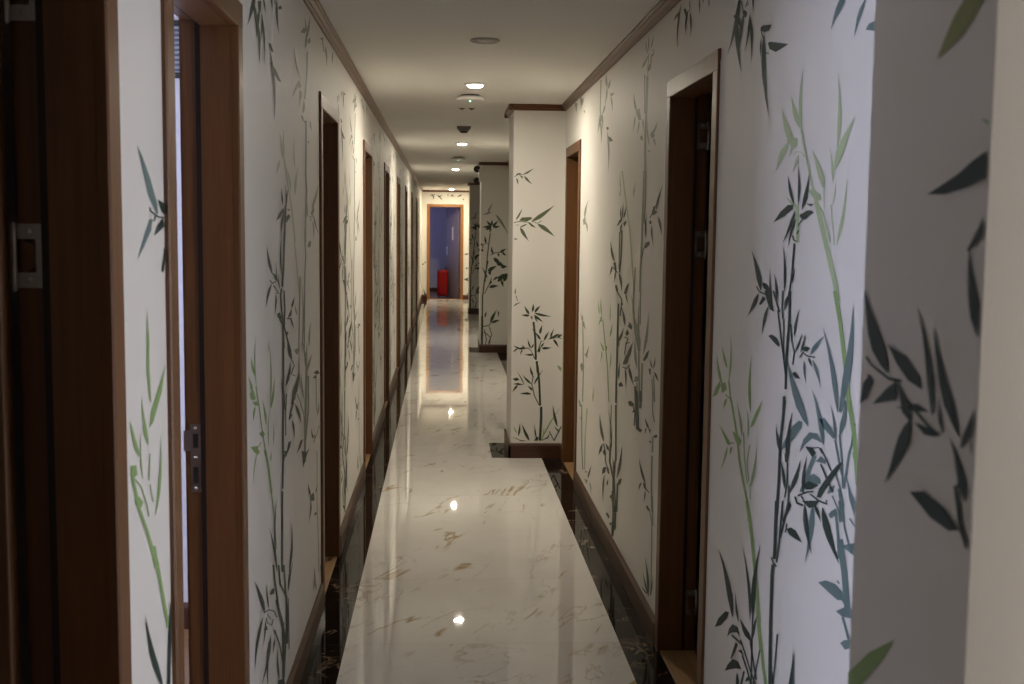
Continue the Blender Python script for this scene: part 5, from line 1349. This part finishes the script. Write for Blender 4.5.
    if sealant:
        k = MB(); rnd = random.Random(3); z = .0; pts = []
        while z < DH:
            pts.append((z, .003+rnd.random()*.006)); z += .02+rnd.random()*.03
        for (z0, w0), (z1, w1) in zip(pts, pts[1:]):
            k.face([L(x-sgn*.0016, a, z0), L(x-sgn*.0016, a-w0, z0), L(x-sgn*.0016, a-w1, z1), L(x-sgn*.0016, a, z1)])
            k.face([L(x, a-w0, z0), L(x-sgn*.0016, a-w0, z0), L(x-sgn*.0016, a-w1, z1), L(x, a-w1, z1)])
        k.build('sealant', [M_caulk], root)
    return root

ordl = ['brown wooden doorway nearest the camera on the left, open leaf on steel hinges', 'brown left doorway with a latch plate, opening to a daylit room',
        'third doorway along the left wall, its dark jamb facing the camera', 'fourth doorway along the left wall, with orange-brown jamb',
        'fifth doorway along the left wall, dark brown, past the orange-brown one', 'sixth doorway along the left wall, brown, halfway down the corridor',
        'seventh doorway along the left wall, narrow in the view', 'eighth doorway along the left wall, dark and thin in the view', 'last doorway on the left wall before the corridor end']
for i, y in enumerate(LEFT):
    door(i+1, XL, -1, y, ordl[i], leaf={0: 'open', 1: 'open_near'}.get(i), hinges=(i == 0), strike=(i == 1))
door(10, XR, 1, RIGHT[0], 'unseen brown doorway placed on the right wall beside the near pillar, behind the viewer', leaf='open_near')  # unseen doorway, set so the added warm glow reaches the near pillar
door(11, XR, 1, RIGHT[1], 'large brown doorway on the right wall with pale hinges and ragged sealant edge', leaf='open', hinges=True, sealant=True)
door(12, XR, 1, RIGHT[2], 'brown doorway on the right wall just before the first pillar ahead')

# doorway in the end wall, its open leaf
root = empty('door_13', ((EX0+EX1)/2, YE, 0)); px = (EX0+EX1)/2
tag(root, 'orange-brown doorway in the far end wall, open to a blue-lit room', 'door', kind='structure')
m = MB(); P = .015
for a, b in ((EX0, EX0+CAS), (EX1-CAS, EX1)): m.box((a-px, -P, 0), (b-px, 0, EDH-CAS), bevel=.003)
m.box((EX0-px, -P, EDH-CAS), (EX1-px, 0, EDH), bevel=.003)
for a, b in ((EX0+.03, EX0+CAS), (EX1-CAS, EX1-.03)): m.box((a-px, 0, 0), (b-px, TH+.004, EDH-CAS))
m.box((EX0+.03-px, 0, EDH-CAS), (EX1-.03-px, TH+.004, EDH-.03))
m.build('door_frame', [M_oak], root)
lv = MB(); lv.box((0, 0, .012), (-.60, -.038, EDH-CAS), bevel=.003)
for z0, z1 in ((.2, .85), (1.2, 1.8)): lv.box((-.12, -.043, z0), (-.48, -.036, z1), bevel=.003)
M_pale = plain('pale_door_paint', (.12, .10, .13), .5)
leaf = lv.build('door_leaf', [M_pale], root); leaf.location = (EX1-CAS-px-.004, TH+.03, 0); leaf.rotation_euler = (0, 0, R(-63))
h = MB(); h.lathe([(0, 0), (.026, 0), (.026, -.006), (0, -.008)], 20, (-.54, -.038, 1.05), axis='y')
h.tube([(-.54, -.04, 1.05), (-.54, -.085, 1.05), (-.52, -.09, 1.05), (-.43, -.09, 1.05)], .009); h.box((-.56, -.036, .93), (-.52, -.043, 1.12), bevel=.003)
h.build('door_handle', [M_brass], leaf)
h = MB(); h.box((-.30, -.0435, 1.27), (-.24, -.046, 1.55)); h.build('notice_card', [plain('white_card', (.5, .5, .58), .6)], leaf)['label'] = 'narrow white card on the door leaf'
t = MB(); t.box((EX0+CAS-px+.0005, .002, .0005), (EX1-CAS-px-.0005, TH, .006)); t.build('threshold', [M_thresh], root)

# ------------------------------------------------------------------ windows that bring the daylight, and added glowing panes
def window(n, plane, at, u0, u1, z0, z1, d, mat, label, name='window_%d'):
    """frame with mullion and a lit frosted pane; plane 'x' at x=at, inward direction d"""
    root = empty(name % n, (at, (u0+u1)/2, z0)); tag(root, label, 'window', kind='structure')
    um = (u0+u1)/2
    def B(mb, ua, ub, za, zb, t0, t1): mb.box((d*t0, ua-um, za-z0), (d*t1, ub-um, zb-z0))
    f = MB(); w = .045
    B(f, u0, u0+w, z0, z1, 0, .04); B(f, u1-w, u1, z0, z1, 0, .04); B(f, u0+w, u1-w, z0, z0+w, 0, .04); B(f, u0+w, u1-w, z1-w, z1, 0, .04); B(f, um-.015, um+.015, z0+w, z1-w, 0, .03)
    f.build('window_frame', [M_plastic], root)
    p = MB(); B(p, u0+w, u1-w, z0+w, z1-w, .008, .016); p.build('window_pane', [mat], root)
window(1, 'x', -3.27, 2.3, 4.1, .9, 2.1, 1, M_winB, 'daylit window in the outer wall of the second left room')
window(2, 'x', XR+.06, WR[0]+.001, WR[1]-.001, WR[2]+.001, WR[3]-.001, -1, M_winR, 'unseen pale window assumed in the right wall behind the near pillar, lighting the strip opposite')  # unseen glowing window, assumed from the light on the left wall strip
window(3, 'x', 3.27, -1.25, -.65, .6, 2.2, -1, M_fillD, 'unseen warm glowing window added in the nearest right room to light the near pillar')  # unseen glowing pane, added to brighten the front of the near pillar
window(5, 'x', -3.27, -1.7, .1, .9, 2.1, 1, M_fillA, 'unseen dim glowing window added in the nearest left room to brighten its door jamb')  # unseen weak glow, added to lift the first left door jamb
window(4, 'x', -1.4, 25.7, 27.7, .8, 2.1, 1, M_winE, 'blue window in the left wall of the end room')

# ------------------------------------------------------------------ things on the ceiling and walls
def downlight(y, x, label, mat):
    root = empty('ceiling_downlight', (x, y, ZTOP)); tag(root, label, 'ceiling light', 'lit downlights along the corridor ceiling')
    r = MB(); r.lathe([(.040, 0), (.062, 0), (.062, -.005), (.056, -.009), (.046, -.009), (.043, -.004), (.040, 0)], 40); r.build('trim_ring', [M_plastic], root)
    l = MB(); l.lathe([(.041, -.001), (.044, -.006), (.042, -.012), (.036, -.0165)], 32, mi=1); l.lathe([(.036, -.0165), (.018, -.0175), (0, -.0178)], 32); l.build('light_lens', [mat, M_lampside], root)
downlight(6.65, .166, 'largest glowing downlight, nearest the camera, just before the smoke detector with bright base', M_lamp)
downlight(11.2, .161, 'second glowing downlight, just beyond the tapering grey ceiling box', M_lamp)
downlight(16.0, .150, 'third glowing downlight, just beyond the faint green-lit detector', M_lamp)
downlight(24.3, .150, 'farthest glowing downlight, close against the end wall cornice', M_lampfar)

root = empty('ceiling_vent', (.169, 5.11, ZTOP)); tag(root, 'unlit round grey ceiling vent disc nearest the camera', 'vent')
m = MB(); m.lathe([(0, -.002), (.03, -.002), (.03, -.007), (.0, -.010)], 36); m.build('vent_centre', [M_vent2], root)
m = MB(); m.lathe([(.062, 0), (.064, -.006), (.058, -.010), (.050, -.008), (.046, -.002), (.044, 0)], 40); m.build('vent_ring', [M_ventp], root)
m = MB()
m.lathe([(.040, -.006), (.043, -.006)], 36)
for k in range(6):
    a = k*math.pi/3; ca, sa = math.cos(a), math.sin(a)
    m.face([(ca*.026-sa*.004, sa*.026+ca*.004, -.006), (ca*.041-sa*.004, sa*.041+ca*.004, -.006), (ca*.041+sa*.004, sa*.041-ca*.004, -.006), (ca*.026+sa*.004, sa*.026-ca*.004, -.006)])
m.build('vent_spokes', [M_ventp], root)

def detector(y, x, label):
    root = empty('smoke_detector', (x, y, ZTOP)); tag(root, label, 'smoke detector', 'smoke detectors on the corridor ceiling')
    m = MB(); m.lathe([(0, 0), (.056, 0), (.056, -.010)], 40, mi=1); m.lathe([(.056, -.010), (.072, -.011), (.078, -.017), (.083, -.027), (.081, -.032), (.060, -.034), (0, -.035)], 40); m.build('detector_body', [M_plastic, M_greyp], root)
    m = MB(); m.lathe([(0, -.034), (.0052, -.035), (.0052, -.039), (0, -.042)], 16); m.build('indicator_light', [M_led], root)['label'] = 'small green indicator light'
detector(7.20, .151, 'white smoke detector with green light right behind the nearest downlight')
detector(13.4, .150, 'faint smoke detector with green light farther down, before the third downlight')

root = empty('ceiling_speaker_box', (.150, 9.42, ZTOP)); tag(root, 'tapering grey box with dark underside fixed to the ceiling', 'ceiling box')
m = MB()
top = [(-.055, -.05), (.055, -.05), (.055, .05), (-.055, .05)]; bot = [(-.035, -.035), (.035, -.035), (.035, .035), (-.035, .035)]
T = [m.bm.verts.new((x, y, 0)) for x, y in top]; Mi = [m.bm.verts.new((x, y, -.012)) for x, y in top]; B_ = [m.bm.verts.new((x, y, -.036)) for x, y in bot]
for A, Bq in ((T, Mi), (Mi, B_)):
    for k in range(4): m.bm.faces.new((A[k], A[(k+1) % 4], Bq[(k+1) % 4], Bq[k]))
m.bm.faces.new(T); m.bm.faces.new(B_)
m.build('box_body', [M_greyp], root)
m = MB(); m.lathe([(.030, -.036), (.030, -.046), (.024, -.050), (0, -.050)], 28); m.build('sensor_eye', [M_dark], root)

for k, dx in enumerate((-.026, .026)):
    root = empty('sprinkler_plate', (.145+dx*1.25, 7.99, ZTOP)); tag(root, 'small dark round plate on the ceiling, %s of a pair' % ('left' if k == 0 else 'right'), 'ceiling plate', 'pair of small ceiling plates')
    m = MB(); m.lathe([(0, -.001), (.022, -.001), (.022, -.003), (.012, -.006), (.006, -.012), (0, -.013)], 24); m.build('plate_cover', [M_greyp], root)

# emergency lamp with two dark heads on the side of the second pillar ahead
root = empty('emergency_light', (XP, 14.55, 2.06)); tag(root, 'emergency light with two dark lamp heads on the second pillar ahead', 'emergency light')
m = MB(); m.box((-.03, -.09, .03), (0, .09, .19), bevel=.006); m.build('lamp_case', [M_plastic], root)
for z in (.045, .185):
    m = MB(); m.lathe([(0, .03), (.028, .03), (.040, .0), (.042, -.018), (.036, -.022), (0, -.016)], 24, (-.052, -.05, z), axis='y')
    m.box((-.03, -.045, z-.006), (-.052, -.03, z+.006)); m.build('lamp_head', [M_dark], root)

# grille over the wall in the room behind the second left doorway
root = empty('air_grille', (-.93, PARTS_L[1], 2.05)); tag(root, 'dark framed air grille high in the room behind the second left doorway', 'air grille')
m = MB()
for z in (0, .185): m.box((-.3, -.016, z), (.3, 0, z+.02), bevel=.002)
for x in (-.3, .28): m.box((x, -.016, .02), (x+.02, 0, .185), bevel=.002)
m.build('grille_frame', [M_dark], root)
m = MB()
for k in range(9): m.box((-.28, -.012, .026+k*.0175), (.28, -.003, .034+k*.0175))
m.build('grille_slats', [plain('bluish_grey_slats', (.10, .115, .15), .5)], root)

# red suitcase standing in the end room doorway
root = empty('suitcase', (-.033, 25.66, 0)); tag(root, 'small red upright suitcase on wheels inside the far doorway', 'suitcase')
m = MB(); m.box((-.118, -.095, .045), (.118, .095, .61), bevel=.05); m.build('suitcase_shell', [M_red], root)
m = MB()
for x in (-.06, -.02, .02, .06): m.box((x-.008, -.0975, .09), (x+.008, -.093, .57), bevel=.002)
m.build('shell_rib', [M_red], root)
m = MB(); m.box((-.1195, -.004, .05), (.1195, .004, .6115), bevel=.002); m.build('zip_band', [M_redd], root)
m = MB(); m.tube([(-.05, .02, .605), (-.05, .02, .635), (.05, .02, .635), (.05, .02, .605)], .008); m.build('carry_handle', [M_redd], root)
m = MB(); m.tube([(.06, .075, .60), (.06, .075, .70), (.10, .075, .70), (.10, .075, .60)], .007); m.build('pull_handle', [M_dark], root)['label'] = 'dark telescopic pull handle'
for x in (-.085, .085):
    for y in (-.06, .06):
        m = MB(); m.lathe([(0, -.010), (.020, -.010), (.022, -.006), (.022, .006), (.020, .010), (0, .010)], 18, (x, y, .0225), axis='x'); m.box((x-.014, y-.012, .036), (x+.014, y+.012, .052)); m.build('wheel', [M_rub], root)

# ------------------------------------------------------------------ world, camera, view
w = bpy.data.worlds.new('World'); scene.world = w; w.use_nodes = True
w.node_tree.nodes['Background'].inputs['Color'].default_value = (.02, .022, .03, 1); w.node_tree.nodes['Background'].inputs['Strength'].default_value = .3
cam = bpy.data.cameras.new('camera'); co = bpy.data.objects.new('camera', cam); col.objects.link(co)
cam.sensor_width = 36; cam.lens = 36*1170.84/1024; cam.clip_start = .05; cam.clip_end = 100
pi_, ya, ro = .0962, .0584, .0109
fw = Vector((math.sin(ya)*math.cos(pi_), math.cos(ya)*math.cos(pi_), -math.sin(pi_))); rt = Vector((math.cos(ya), -math.sin(ya), 0)); up = rt.cross(fw)
rx = rt*math.cos(ro)+up*math.sin(ro); ux = up*math.cos(ro)-rt*math.sin(ro)
co.matrix_world = Matrix(((rx.x, ux.x, -fw.x, 0), (rx.y, ux.y, -fw.y, 0), (rx.z, ux.z, -fw.z, 1.52), (0, 0, 0, 1)))
cam.dof.use_dof = True; cam.dof.focus_distance = 5.0; cam.dof.aperture_fstop = 9.0
scene.camera = co
scene.view_settings.view_transform = 'Standard'; scene.view_settings.look = 'None'
scene.view_settings.gamma = 1; scene.view_settings.use_curve_mapping = False
scene.view_settings.exposure = EXPOSURE
scene.cycles.use_denoising = True
scene.cycles.max_bounces = 10; scene.cycles.diffuse_bounces = 6; scene.cycles.glossy_bounces = 5
scene.cycles.sample_clamp_indirect = 6
